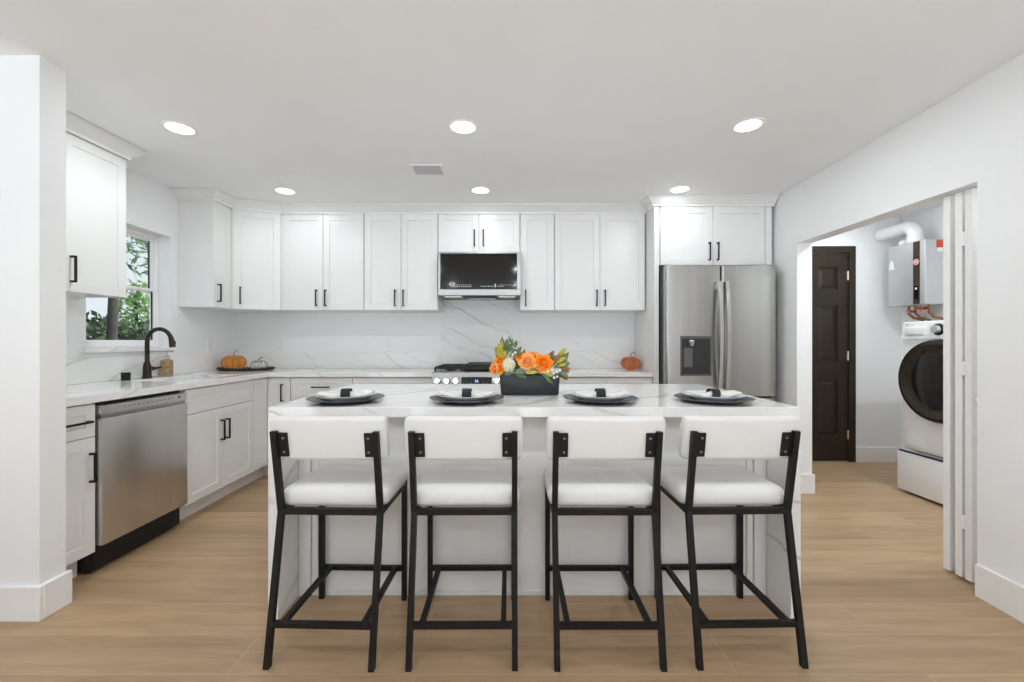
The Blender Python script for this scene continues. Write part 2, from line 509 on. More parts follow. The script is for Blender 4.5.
# ------------------------------------------------------------------ window_1 (single hung, white vinyl)
win = struct(bpy.data.objects.new('window_1', None)); COL.objects.link(win)
xg = XL - 0.10
m = MB()
fw = 0.028
m.box(xg - 0.05, xg + 0.0, WY0 + .001, WY0 + fw, WZ0 + .001, WZ1 - .001); m.box(xg - 0.05, xg, WY1 - fw, WY1 - .001, WZ0 + .001, WZ1 - .001)
m.box(xg - 0.05, xg, WY0 + fw, WY1 - fw, WZ1 - fw, WZ1 - .001); m.box(xg - 0.05, xg, WY0 + fw, WY1 - fw, WZ0 + .001, WZ0 + fw)
m.build('window_frame', 'vinyl', win)
def sash(z0, z1, x0, x1):
    s = MB(); r = 0.021
    a, b = WY0 + fw, WY1 - fw
    s.box(x0, x1, a, a + r, z0, z1); s.box(x0, x1, b - r, b, z0, z1)
    s.box(x0, x1, a + r, b - r, z0, z0 + r); s.box(x0, x1, a + r, b - r, z1 - r, z1)
    so = s.build('sash', 'vinyl', win)
    g = MB(); q = 0.006  # dark strips stand in for the sash shadow at the glass edges
    for bx in ((x0 + .004, x1 - .006, a + r, a + r + q, z0 + r, z1 - r), (x0 + .004, x1 - .006, b - r - q, b - r, z0 + r, z1 - r)):
        g.box(*bx)
    g.build('sash_shade', 'sash_shade', so)
    xm = (x0 + x1) / 2
    MB().box(xm - .003, xm + .003, a + r, b - r, z0 + r, z1 - r).build('pane', 'pane', so)
zm = (WZ0 + WZ1) / 2
sash(zm - 0.014, WZ1 - fw, xg - 0.045, xg - 0.025)
sash(WZ0 + fw, zm + 0.014, xg - 0.022, xg - 0.002)
tag(MB().box(XL - 0.1, XL + 0.03, WY0 - 0.03, WY1 + 0.03, WZ0 - 0.035, WZ0 - 0.001, bev=0.003).build('window_sill', 'marble'), None, None, kind='structure')

# ------------------------------------------------------------------ garden outside the window
struct(MB().box(-24, -3.72, -4, 26, -0.32, -0.2).build('ground', 'ground'))
def leaf_quad(bm, p, size, asp=0.45):
    d = Vector((random.gauss(0, 1), random.gauss(0, 1), random.gauss(0, .7))).normalized()
    u = d.cross(Vector((random.gauss(0, 1), random.gauss(0, 1), random.gauss(0, 1)))).normalized()
    a, b = d * size, u * size * asp
    vs = [bm.verts.new(p + q) for q in (-a, b * 0.9 - a * .1, a, -b * 0.9 - a * .1)]
    bm.faces.new(vs)
def blob(bm, c, r, n, size, asp=0.45):
    for _ in range(n):
        v = Vector((random.gauss(0, 1), random.gauss(0, 1), random.gauss(0, 1))).normalized() * (random.random() ** 0.45)
        leaf_quad(bm, Vector((c[0] + v.x * r[0], c[1] + v.y * r[1], c[2] + v.z * r[2])), size * random.uniform(.6, 1.3), asp)
h = MB()
for k in range(9000):
    yy = random.uniform(4.6, 12.5)
    top = 1.58 + .10 * math.sin(yy * 2.1) + .05 * math.sin(yy * 5.7)
    zz = -.2 + (top + .2) * random.random() ** .6
    leaf_quad(h.bm, Vector((-7.3 + random.uniform(-.65, .65) * min(1, 1.2 - .5 * max(0, zz - 1)), yy, zz)), .065 * random.uniform(.6, 1.3), .7)
tag(h.build('hedge', 'hedge'), 'dark green clipped hedge growing outside below the kitchen window', 'hedge', kind='stuff')
def tree(name, label, x, y, hh, tr, blobs, leafmat, barkmat='bark', lean=0.0):
    t = thing(name, label, 'tree', (x, y, -0.2))
    MB().tube([(0, 0, 0), (lean * .3, 0, hh * .35), (lean * .6, .05, hh * .7), (lean, 0, hh)], [tr, tr * .85, tr * .7, tr * .35], 10).build('trunk', barkmat, t, 60)
    c = MB()
    for (bx, by, bz, rx, ry, rz, n, s, asp) in blobs: blob(c.bm, (bx, by, bz), (rx, ry, rz), n, s, asp)
    c.build('crown', leafmat, t)
tree('garden_tree', 'thick-trunked garden tree behind the hedge, seen through the window', -6.35, 6.78, 3.4, 0.085,
     [(0.1, .5, 3.2, 1.1, 1.3, .65, 900, .10, .2), (0.9, 1.2, 2.75, .8, .9, .5, 420, .12, .12), (-.4, -.8, 1.9, .5, .6, .65, 420, .07, .6), (0.2, .9, 4.1, 1.5, 1.7, .7, 620, .12, .25)], 'foliage')
tree('garden_tree', 'bright light green bushy tree far behind the hedge outside', -9.6, 10.9, 2.6, 0.06,
     [(0, 0, 1.7, .75, .75, .9, 650, .075, .6), (0, 0, 2.5, .45, .45, .55, 300, .07, .6), (.2, 1.3, 1.5, .6, .7, .8, 420, .08, .6)], 'bright')
tree('garden_tree', 'slim blue-green conifer outside, beside the bright bushy tree', -10.5, 9.2, 3.2, 0.07,
     [(0, 0, 1.6, .6, .6, .9, 420, .08, .25), (0, 0, 2.6, .4, .4, .8, 260, .08, .25)], 'foliage')

# ------------------------------------------------------------------ cabinets
def shaker(mb, x0, x1, z0, z1, yf=0.0, t=0.02, rail=0.057, dep=0.007):
    rail = min(rail, (x1 - x0) * 0.3, (z1 - z0) * 0.3)
    def loop(a, b, c, d, y): return [(a, y, c), (b, y, c), (b, y, d), (a, y, d)]
    e = 0.0015
    L = [loop(x0, x1, z0, z1, yf + t), loop(x0, x1, z0, z1, yf + e), loop(x0 + e, x1 - e, z0 + e, z1 - e, yf),
         loop(x0 + rail, x1 - rail, z0 + rail, z1 - rail, yf),
         loop(x0 + rail + .002, x1 - rail - .002, z0 + rail + .002, z1 - rail - .002, yf + dep)]
    mb.loft(L)
def pull(parent, x, z, length=0.15, vertical=True, yf=0.0):
    m = MB(); w = 0.0105; pr = 0.034; q = length / 2
    if vertical:
        m.box(x - w / 2, x + w / 2, yf - pr, yf - pr + w, z - q, z + q, bev=.001, seg=1)
        for s in (-1, 1):
            zc = z + s * (q - w / 2)
            m.box(x - w / 2, x + w / 2, yf - pr + w, yf, zc - w / 2, zc + w / 2)
    else:
        m.box(x - q, x + q, yf - pr, yf - pr + w, z - w / 2, z + w / 2, bev=.001, seg=1)
        for s in (-1, 1):
            xc = x + s * (q - w / 2)
            m.box(xc - w / 2, xc + w / 2, yf - pr + w, yf, z - w / 2, z + w / 2)
    return m.build('handle', 'black', parent)

def door_part(parent, x0, x1, z0, z1, hx=None, hz=None, kind='door', hlen=0.15, vertical=True):
    m = MB(); shaker(m, x0, x1, z0, z1)
    d = m.build(kind, 'cab', parent)
    if hx is not None: pull(d, hx, hz, hlen, vertical)
    return d

ZB, ZT = 1.49, 2.37
def upper(label, x0, x1, zb, ndoors, hxs, yf=UF, yback=YB - 0.002, hz=None, name='wall_cabinet'):
    """unit on the back wall; x0..x1 world, front of doors at yf"""
    t = thing(name, label, 'cabinet', (x0, yf, zb), 0, 'white wall cabinets')
    wd = x1 - x0; g = 0.0016; hh = ZT - zb; dp = yback - yf
    MB().box(0.0008, wd - 0.0008, 0.0205, dp, 0, 2.44 - zb).build('carcass', 'cab', t)
    for k in range(ndoors):
        a = wd * k / ndoors; b = wd * (k + 1) / ndoors
        door_part(t, a + (g if k else .005), b - (g if k < ndoors - 1 else .005), 0.0, hh, (hxs[k] - x0) if hxs[k] is not None else None, (hz if hz is not None else 1.60 + 0.0) - zb)
    return t
def px(x, s): return (x - 512) * s
S = 0.00916
upper('white two-door wall cabinet next to the angled corner unit', px(282, S), px(364, S), ZB, 2, (px(317, S), px(326, S)))
upper('white two-door wall cabinet directly beside the microwave, on its window side', px(364, S), px(438, S), ZB, 2, (px(395.4, S), px(403.8, S)))
upper('short white two-door wall cabinet above the microwave', px(438, S), px(520, S), 2.022, 2, (px(474.6, S), px(483.4, S)), hz=2.148)
upper('narrow single-door white wall cabinet between the microwave and the wide unit', px(520, S), px(554.5, S), ZB, 1, (px(525.6, S),))
upper('wide white two-door wall cabinet above the copper glass pumpkin', px(554.5, S), 1.222, ZB, 2, (px(596.5, S), px(604.8, S)))

# narrow unit on the window wall (its tall plain side faces the room)
t = thing('wall_cabinet', 'narrow white wall cabinet beside the window with its plain side facing out', 'cabinet', (-2.47, 3.54, ZB), PI / 2, 'white wall cabinets')
MB().box(0, 0.224, 0.0205, 0.288, 0, 2.44 - ZB).build('carcass', 'cab', t)
door_part(t, 0.002, 0.222, 0, ZT - ZB, 0.05, 0.12)
# angled corner unit
ang = math.atan2(UF - 3.765, -2.11 + 2.46); dl = math.hypot(UF - 3.765, 0.35)
t = thing('wall_cabinet', 'angled single-door white wall cabinet filling the corner', 'cabinet', (-2.46, 3.765, ZB), ang, 'white wall cabinets')
m = MB()
R = Matrix.Rotation(-ang, 3, 'Z')
pts = [R @ Vector((x + 2.46, y - 3.765, 0)) for x, y in ((-2.46 + .008, 3.765 + .0195), (-2.1085, UF + .02), (-2.1085, YB - .002), (XL + .002, YB - .002), (XL + .002, 3.7665), (-2.46 + .008, 3.7665))]
m.prism([(p.x, p.y) for p in pts], 0, 2.44 - ZB)
m.build('carcass', 'cab', t)
door_part(t, 0.008, dl - 0.008, 0, ZT - ZB, 0.062, 0.12)
# unit by the entrance
t = thing('wall_cabinet', 'white single-door wall cabinet by the entrance wall, before the window', 'cabinet', (-2.47, 1.99, ZB - 0.005), PI / 2, 'white wall cabinets')
MB().box(0, 0.752, 0.0205, 0.288, 0, 2.44 - ZB).build('carcass', 'cab', t)
door_part(t, 0.358, 0.752, 0.0, ZT - ZB, 0.405, 0.125)
door_part(t, 0.003, 0.354, 0.0, ZT - ZB)

# tall panel and cabinet above the fridge
FC = 3.70
t = thing('wall_cabinet', 'white two-door cabinet above the refrigerator', 'cabinet', (1.272, FC, 1.865), 0, 'white wall cabinets')
MB().box(0, 0.965, 0.0205, YB - .002 - FC, 0, 2.44 - 1.865).build('carcass', 'cab', t)
door_part(t, 0.012, 0.462, 0, ZT - 1.865, 0.43, 0.115, hlen=.155)
door_part(t, 0.465, 0.915, 0, ZT - 1.865, 0.502, 0.115, hlen=.155)
MB().box(0.92, 0.975, 0.003, 0.02, 0, 2.44 - 1.865).build('filler_strip', 'cab', t)
tag(MB().box(1.229, 1.27, FC, YB - .002, 0, 2.44, bev=.0015, seg=1).build('end_panel', 'cab'), 'tall white end panel between the counter and the refrigerator', 'panel')

# ---- base cabinets
ZC = 0.935                       # counter top height
CT = 0.04
TK = 0.115
ZD1, ZD0 = 0.885, 0.72           # drawer front
def base(label, loc, rot, wd, depth, spec, name='base_cabinet', toe=0.095, top=None):
    t = thing(name, label, 'cabinet', loc, rot, 'white base cabinets')
    m = MB(); m.box(0.0008, wd - .0008, 0.0205, depth, TK, top or ZC - CT - .001)
    if top: m.box(0.0008, wd - .0008, 0.0205, .055, top, ZC - CT - .001)
    m.build('carcass', 'cab', t)
    MB().box(0.0008, wd - .0008, toe, depth, 0, TK).build('toe_kick', 'cab', t)
    for (kind, x0, x1, z0, z1, hx, hz, vert) in spec:
        door_part(t, x0, x1, z0, z1, hx, hz, kind, 0.15, vert)
    return t
XF = -2.14                      # face of the run under the window
g = 0.002
base('narrow white base cabinet with a drawer, between the entrance wall and the dishwasher', (XF, 1.972, 0), PI / 2, 0.228, 0.616,
     [('drawer', g, .226, ZD0, ZD1, 0.113, 0.80, False), ('door', g, .226, TK + .01, ZD0 - .004, 0.197, 0.565, True)])
base('white sink base cabinet with two doors and a false drawer front, under the faucet', (XF, 2.80, 0), PI / 2, 0.745, 0.616,
     [('drawer', g, .743, ZD0, ZD1, None, 0, True), ('door', g, .3715, TK + .01, ZD0 - .004, 0.345, 0.555, True), ('door', .3745, .743, TK + .01, ZD0 - .004, 0.402, 0.555, True)], top=.68)
YBF = 3.748
# corner unit with its folding pair of doors
t = thing('base_cabinet', 'white corner base cabinet with two narrow doors meeting at right angles', 'cabinet', (0, 0, 0), 0, 'white base cabinets')
m = MB()
m.prism([(XL + .003, 3.547), (XF - .0205, 3.547), (XF - .0205, YBF + .0205), (-1.9405, YBF + .0205), (-1.9405, YB - .003), (XL + .003, YB - .003)], TK, ZC - CT - .001)
m.build('carcass', 'cab', t)
m = MB(); m.prism([(XL + .003, 3.547), (XF - .095, 3.547), (XF - .095, YBF + .095), (-1.9405, YBF + .095), (-1.9405, YB - .003), (XL + .003, YB - .003)], 0, TK)
m.build('toe_kick', 'cab', t)
m = MB(); shaker(m, 0, 0.199, TK + .01, ZD1, rail=.05); d = m.build('door', 'cab', t); d.location = (XF, 3.548, 0); d.rotation_euler = (0, 0, PI / 2)
m = MB(); shaker(m, 0, 0.196, TK + .01, ZD1, rail=.05); d = m.build('door', 'cab', t); d.location = (XF + .001, YBF, 0); pull(d, 0.13, 0.755)
base('white drawer base cabinet standing next to the corner base cabinet', (-1.938, YBF, 0), 0, 0.54, YB - .003 - YBF,
     [('drawer', g, .538, ZD0, ZD1, 0.265, 0.805, False), ('door', g, .2685, TK + .01, ZD0 - .004, 0.24, 0.62, True), ('door', .2715, .538, TK + .01, ZD0 - .004, 0.30, 0.62, True)])
base('wide white base cabinet beside the range, on its window side', (-1.397, YBF, 0), 0, 0.700, YB - .003 - YBF,
     [('drawer', g, .698, ZD0, ZD1, 0.35, 0.805, False), ('door', g, .3485, TK + .01, ZD0 - .004, 0.32, 0.62, True), ('door', .3515, .698, TK + .01, ZD0 - .004, 0.38, 0.62, True)])
base('wide white base cabinet beside the range, on its refrigerator side', (0.082, YBF, 0), 0, 0.745, YB - .003 - YBF,
     [('drawer', g, .743, ZD0, ZD1, 0.37, 0.79, False), ('door', g, .3705, TK + .01, ZD0 - .004, 0.34, 0.62, True), ('door', .3735, .743, TK + .01, ZD0 - .004, 0.40, 0.62, True)])
base('narrower white base cabinet against the tall end panel', (0.828, YBF, 0), 0, 0.40, YB - .003 - YBF,
     [('drawer', g, .398, ZD0, ZD1, 0.2, 0.79, False), ('door', g, .398, TK + .01, ZD0 - .004, 0.05, 0.62, True)])

# ---- counters
CE = -2.115; BE = 3.722
SX0, SX1, SY0, SY1 = -2.60, -2.22, 2.87, 3.47
m = MB(); z0, z1 = ZC - CT, ZC
def slab(mb, x0, x1, y0, y1): mb.box(x0, x1, y0, y1, z0, z1)
xa = XL + .002; yb = YB - .002
slab(m, xa, CE, 1.970, SY0); slab(m, xa, SX0, SY0, SY1); slab(m, SX1, CE, SY0, SY1); slab(m, xa, CE, SY1, yb); slab(m, CE, -0.694, BE, yb)
bmesh.ops.remove_doubles(m.bm, verts=m.bm.verts[:], dist=1e-5)
tag(m.build('countertop', 'marble'), 'L-shaped white veined quartz countertop under the window and up to the range', 'countertop', 'quartz worktops')
tag(MB().box(0.08, 1.227, BE, yb, z0, z1, bev=.002, seg=1).build('countertop', 'marble'), 'short straight white quartz countertop between the range and the tall panel', 'countertop', 'quartz worktops')
# undermount sink
m = MB(); q = 0.012; zs = ZC - CT - 0.0; zb = ZC - 0.23
m.box(SX0 - q, SX0, SY0 - q, SY1 + q, zb, zs - .001); m.box(SX1, SX1 + q, SY0 - q, SY1 + q, zb, zs - .001)
m.box(SX0, SX1, SY0 - q, SY0, zb, zs - .001); m.box(SX0, SX1, SY1, SY1 + q, zb, zs - .001); m.box(SX0 - q, SX1 + q, SY0 - q, SY1 + q, zb - q, zb)
s = tag(m.build('sink', 'porcelain'), 'white undermount sink set in the counter below the window', 'sink')
MB().cyl((-2.41, 3.17, zb + .0005), (-2.41, 3.17, zb + .006), .045).build('drain', 'chrome', s)

# ---- backsplashes
SPZ = 1.095
tag(MB().box(XL + .001, XL + .02, 1.97, YB - .001, ZC + .001, SPZ, bev=.001, seg=1).build('backsplash', 'marble'), 'low white quartz backsplash strip along the window wall', 'backsplash', 'quartz backsplashes')
tag(MB().box(XL + .021, -0.705, YB - .02, YB - .001, ZC + .001, SPZ, bev=.001, seg=1).build('backsplash', 'marble'), 'low white quartz backsplash strip from the corner to the range', 'backsplash', 'quartz backsplashes')
tag(MB().box(0.092, 1.226, YB - .02, YB - .001, ZC + .001, SPZ, bev=.001, seg=1).build('backsplash', 'marble'), 'low white quartz backsplash strip behind the copper glass pumpkin', 'backsplash', 'quartz backsplashes')
tag(MB().box(-0.704, 0.091, YB - .02, YB - .001, ZC - .02, 1.70).build('backsplash', 'marble'), 'tall veined quartz slab on the wall between range and microwave', 'backsplash', 'quartz backsplashes')

# ------------------------------------------------------------------ dishwasher
t = thing('dishwasher', 'stainless steel dishwasher built in under the window counter', 'dishwasher', (XF + .028, 2.204, 0), PI / 2)
W_ = 0.588
MB().box(0.006, W_ - .006, 0.052, 0.6, 0.02, 0.884).build('tub', 'blackp', t)
m = MB(); m.box(0.004, W_ - .004, 0.0, 0.05, 0.15, 0.806, bev=.004); m.build('door', 'dwsteel', t, 40)
MB().box(0.012, W_ - .012, 0.016, 0.05, 0.807, 0.826).build('pocket_handle', 'steelh', t)
m = MB()
m.hexa([(0.004, 0.004, .827), (W_ - .004, 0.004, .827), (W_ - .004, .05, .827), (.004, .05, .827)],
       [(0.004, 0.008, .872), (W_ - .004, 0.008, .872), (W_ - .004, .05, .872), (.004, .05, .872)])
cp = m.build('control_panel', 'dwsteel', t)
m = MB()
for k in range(12):
    x = .13 + k * .03
    m.box(x, x + .012, .0045, .007, .849, .8515)
m.box(W_ - .075, W_ - .06, .0045, .007, .846, .856)
m.build('control_lettering', 'screen', cp)
MB().box(.01, W_ - .01, .075, .10, .005, .148).build('kick_plate', 'blackp', t)
m = MB()
for x in (.035, W_ - .035): m.box(x - .018, x + .018, .06, .075, .02, .115); 
m.box(.08, W_ - .08, .066, .075, .045, .055)
kp = m.build('kick_bracket', 'black', t)
m = MB()
for x in (.035, W_ - .035):
    for z in (.045, .085):
        MB().cyl((x, .0585, z), (x, .0605, z), .006, 10).build('screw', 'chrome', kp)

# ------------------------------------------------------------------ faucet, soap, air gap
t = thing('faucet', 'dark bronze gooseneck kitchen faucet behind the sink', 'faucet', (-2.668, 3.13, ZC))
MB().lathe([(0, 0), (.031, 0), (.031, .008), (.027, .014), (.025, .085), (.021, .105), (.0155, .12), (0, .12)], 24).build('base', 'bronze', t, 40)
pts = [(0, 0, .11), (0, 0, .18), (0, 0, .26)]
for k in range(1, 11):
    a = PI - PI * k / 10 * 0.93
    pts.append((.088 + .088 * math.cos(a), 0, .272 + .088 * math.sin(a)))
MB().tube(pts, .0145, 14).build('spout', 'bronze', t, 60)
e = Vector(pts[-1])
hd = MB().tube([e + Vector((-.002, 0, .012)), e + Vector((.006, 0, -.02)), e + Vector((.012, 0, -.065))], [.0155, .018, .0205], 14).build('spray_head', 'bronze', t, 60)
MB().box(e.x + .024, e.x + .032, -.007, .007, e.z - .045, e.z - .018, bev=.003).build('spray_button', 'blackp', hd)
MB().tube([(0, .02, .068), (0, .05, .068), (0.002, .075, .070), (.004, .125, .074)], [.017, .016, .008, .006], 12).build('lever', 'bronze', t, 60)

t = thing('soap_dispenser', 'amber glass soap dispenser bottle beside the faucet', 'soap dispenser', (-2.69, 3.335, ZC + .0005))
MB().lathe([(0, 0), (.036, 0), (.041, .004), (.041, .112), (.036, .124), (.02, .13), (0, .13)], 28).build('bottle', 'bottle', t, 40)
MB().lathe([(0, .1305), (.021, .1305), (.021, .15), (.012, .154), (.012, .165), (.006, .166), (.006, .188), (0, .188)], 20).build('pump_collar', 'clearglass', t, 40)
MB().box(-.012, .05, -.008, .008, .188, .199, bev=.003).build('pump_nozzle', 'chrome', t)
tag(MB().lathe([(0, 0), (.026, 0), (.026, .05), (.024, .055), (0, .055)], 24).build('air_gap_cap', 'blackp', loc=(-2.662, 2.95, ZC + .0005)), 'small black air gap cap on the counter before the faucet', 'air gap')

# ------------------------------------------------------------------ outlets
def outlet(label, loc, rot):
    t = thing('wall_outlet', label, 'outlet', loc, rot, 'white wall outlets')
    MB().box(-.036, .036, -.007, -.0005, -.058, .058, bev=.003).build('cover_plate', 'outlet', t)
    MB().box(-.0165, .0165, -.009, -.0072, -.033, .033, bev=.001, seg=1).build('receptacle', 'outlet', t)
    m = MB()
    for z in (-.017, .015):
        for x in (-.006, .006): m.box(x - .001, x + .001, -.0095, -.0088, z - .004, z + .005)
    m.build('slot', 'slot', t)
outlet('white wall outlet on the window wall near the orange pumpkin', (XL, 3.90, 1.17), PI / 2)
outlet('white wall outlet above the backsplash over the clear glass pumpkin', (-2.30, YB, 1.19), 0)
outlet('white wall outlet midway between the corner and the range', (-1.25, YB, 1.17), 0)
outlet('white wall outlet above the counter between range and copper pumpkin', (0.66, YB, 1.17), 0)

# ------------------------------------------------------------------ range
RX0, RX1, RY = -0.688, 0.074, 3.675
RW = RX1 - RX0
t = thing('range', 'stainless steel slide-in gas range below the microwave', 'range', (RX0, RY, 0))
RD = YB - .022 - RY
MB().box(.002, RW - .002, .04, RD, .1, .90).build('body', 'steel', t)
MB().box(.03, RW - .03, .09, RD, .0, .1).build('toe_kick', 'blackp', t)
MB().box(.004, RW - .004, .008, .04, .25, .775, bev=.004).build('oven_door', 'steelh', t)
MB().box(.004, RW - .004, .012, .04, .105, .243, bev=.004).build('storage_drawer', 'steelh', t)
m = MB(); m.cyl((.05, -.04, .735), (RW - .05, -.04, .735), .012); m.bar((.08, -.04, .735), (.08, .01, .735), .02, .02); m.bar((RW - .08, -.04, .735), (RW - .08, .01, .735), .02, .02)
m.build('oven_handle', 'steelh', t, 40)
MB().box(.09, RW - .09, .0065, .0095, .36, .64).build('oven_window', 'darkglass', t)
m = MB()
m.hexa([(0, -.015, .79), (RW, -.015, .79), (RW, .08, .79), (0, .08, .79)], [(0, .012, .935), (RW, .012, .935), (RW, .08, .935), (0, .08, .935)])
cp = m.build('control_panel', 'rangesteel', t)
MB().box(0.0, RW, -.018, .02, .776, .789).build('lower_trim', 'blackp', t)
tilt = math.atan2(.027, .145)
T = Matrix.Translation((0, -.015 + .027 * (.862 - .79) / .145, .862)) @ Matrix.Rotation(-tilt, 4, 'X')
m = MB()
m.box(.252, .515, -.004, -.0002, -.036, .036, bev=.0015, seg=1, mat=T)
dp = m.build('display', 'screen', cp)
text_mesh('16', .034, 'digit', dp, 'clock_digits', T @ Matrix.Translation((.383, -.0046, .0)) @ FRONT)
m = MB()
for k in range(7):
    for z in (-.026, -.016): m.box(.27 + k * .034, .276 + k * .034, -.0046, -.004, z, z + .003, mat=T)
m.build('control_lettering', 'mark', dp)
for kx in (.048, .128, .208, .556, .636, .714):
    kb = MB().lathe([(0, 0), (.036, 0), (.036, .006), (.030, .009), (.028, .03), (.025, .033), (0, .033)], 24, mat=T @ Matrix.Translation((kx, -.0005, 0)) @ FRONT).build('knob', 'chrome', cp, 40)
MB().box(0, RW, .012, RD, .936, .944).build('cooktop', 'steelh', t)
for k, (a, b) in enumerate(((.02, .25), (.512, .742))):
    m = MB(); y0_, y1_ = .05, RD - .04; zt = .972
    for x in (a, b):
        m.bar((x, y0_, zt), (x, y1_, zt), .014, .02)
    for y in (y0_, (y0_ + y1_) / 2, y1_): m.bar((a, y, zt), (b, y, zt), .014, .02)
    cx = (a + b) / 2
    m.bar((cx, y0_, zt), (cx, y1_, zt), .012, .016)
    for x in (a, b):
        for y in (y0_ + .005, y1_ - .005): m.box(x - .008, x + .008, y - .008, y + .008, .944, .965)
    gr = m.build('grate', 'cast', t)
    for y in (y0_ + .12, y1_ - .12):
        MB().lathe([(0, .944), (.045, .944), (.045, .954), (.03, .958), (.03, .964), (0, .964)], 20, c=(cx, y, 0)).build('burner', 'cast', t, 40)
m = MB(); m.box(.262, .50, .05, RD - .04, .955, .968, bev=.003)
for x in (.27, .492):
    for y in (.06, RD - .05): m.box(x - .008, x + .008, y - .008, y + .008, .944, .956)
m.build('center_grate', 'cast', t)
m = MB(); m.box(.272, .49, .10, RD - .06, .985, 1.002, bev=.004); m.box(.272, .49, .10, .112, .969, .99); m.box(.272, .49, RD - .072, RD - .06, .969, .99)
tag(m.build('griddle', 'cast', loc=(RX0, RY, 0)), 'black cast iron griddle plate resting over the middle of the range', 'griddle')

# ------------------------------------------------------------------ microwave
MX0, MX1, MY = -0.664, 0.0805, 3.845
MW = MX1 - MX0; MZ0, MZ1 = 1.617, 2.009
t = thing('microwave', 'stainless over-the-range microwave with dark glass door', 'microwave', (MX0, MY, MZ0))
H_ = MZ1 - MZ0; MD = YB - .022 - MY
MB().box(.003, MW - .003, .03, MD, .012, H_ - .002).build('body', 'fridgeside', t)
dz0 = .0
m = MB()
m.box(0, .02, 0, .03, .055, H_, bev=.002, seg=1); m.box(MW - .035, MW, 0, .03, .055, H_, bev=.002, seg=1)
m.box(.02, MW - .035, 0, .03, H_ - .014, H_); m.box(0, MW, 0, .03, 0, .055, bev=.002, seg=1)
d = m.build('door_frame', 'steelh', t)
g_ = MB().box(.02, MW - .035, .003, .03, .055, H_ - .014).build('door_glass', 'darkglass', d)
m = MB()
for k in range(9): m.box(.125 + k * .02, .137 + k * .02, .002, .003, .075, .083); m.box(.125 + k * .02, .135 + k * .02, .002, .003, .091, .097)
m.build('control_lettering', 'mark', g_)
m = MB()
for k in range(10): m.box(.385 + k * .021, .396 + k * .021, .002, .003, .078, .086)
for k in range(6): m.box(.555 + k * .018, .563 + k * .018, .002, .003, .09, .096)
m.build('control_lettering', 'mark', g_)
m = MB(); m.box(.51, .518, .002, .003, .073, .103); m.build('status_light', 'paper', g_)
m = MB(); m.box(.005, MW - .005, .01, MD, -.004, .011)
u = m.build('underside', 'fridgeside', t)
for x in (.05, MW - .20): MB().box(x, x + .15, .03, .12, -.006, -.0042).build('cooktop_lamp', 'hood_lamp', u)
m = MB()
for k in range(9): m.box(.22, MW - .22, .025 + k * .022, .033 + k * .022, -.008, -.0042)
m.build('vent_slats', 'blackp', u)
MB().box(.235, MW - .235, .21, .30, -.008, -.0042).build('filter', 'chrome', u)

# ------------------------------------------------------------------ refrigerator
FX0, FX1, FY, FH = 1.281, 2.20, 3.557, 1.838
FW = FX1 - FX0
t = thing('refrigerator', 'stainless steel french-door refrigerator with water dispenser', 'refrigerator', (FX0, FY, 0))
# the case stands in the niche between end panel and side wall
MB().box(.006, FW - .008, .095, .70, .03, FH - .02).build('case', 'fridgeside', t)
MB().box(.03, FW - .03, .12, .66, .0, .03).build('feet', 'blackp', t)
MB().box(.008, FW - .008, .065, .095, .06, FH - .012).build('door_gasket', 'blackp', t)
ZF = .745
mid = .459
def fdoor(x0, x1, z0, z1, nm):
    m = MB()
    pr = []
    r = .018; n = 6
    L = []
    for z, ins in ((z0, .004), (z0 + .004, 0), (z1 - .004, 0), (z1, .004)):
        lp = []
        a0, a1 = x0 + ins, x1 - ins
        for k in range(n + 1):
            a = PI + PI / 2 * k / n; lp.append((a0 + r + r * math.cos(a), .0 + ins + r + r * math.sin(a), z))
        for k in range(1, 8):
            u_ = k / 8; lp.append((a0 + r + (a1 - a0 - 2 * r) * u_, ins - .006 * (1 - (2 * u_ - 1) ** 2), z))
        for k in range(n + 1):
            a = 1.5 * PI + PI / 2 * k / n; lp.append((a1 - r + r * math.cos(a), .0 + ins + r + r * math.sin(a), z))
        lp.append((a1, .064, z)); lp.append((a0, .064, z))
        L.append(lp)
    m.loft(L)
    return m.build(nm, 'steel', t, 35)
dl_ = fdoor(0.0, mid - .003, ZF, FH, 'door')
dr_ = fdoor(mid + .003, FW, ZF, FH, 'door')
for z0_, z1_ in ((.06, .395), (.403, .733)):
    fd = fdoor(0.0, FW, z0_, z1_, 'freezer_drawer')
    m = MB(); m.cyl((.08, -.05, z1_ - .05), (FW - .08, -.05, z1_ - .05), .012); m.bar((.1, -.05, z1_ - .05), (.1, 0, z1_ - .05), .02, .02); m.bar((FW - .1, -.05, z1_ - .05), (FW - .1, 0, z1_ - .05), .02, .02)
    m.build('handle', 'chrome', fd, 40)
def fhandle(x, par):
    L = []
    for k in range(13):
        u_ = k / 12; z = .80 + (1.70 - .80) * u_
        y = -.03 - .035 * math.sin(PI * u_)
        w_ = .019
        L.append([(x - w_, y, z), (x - w_ * .7, y - .012, z), (x + w_ * .7, y - .012, z), (x + w_, y, z), (x + w_ * .8, y + .008, z), (x - w_ * .8, y + .008, z)])
    m = MB(); m.loft(L)
    for z in (.83, 1.66): m.box(x - .012, x + .012, -.036, .0, z - .025, z + .025)
    m.build('handle', 'chrome', par, 40)
fhandle(mid - .031, dl_); fhandle(mid + .031, dr_)
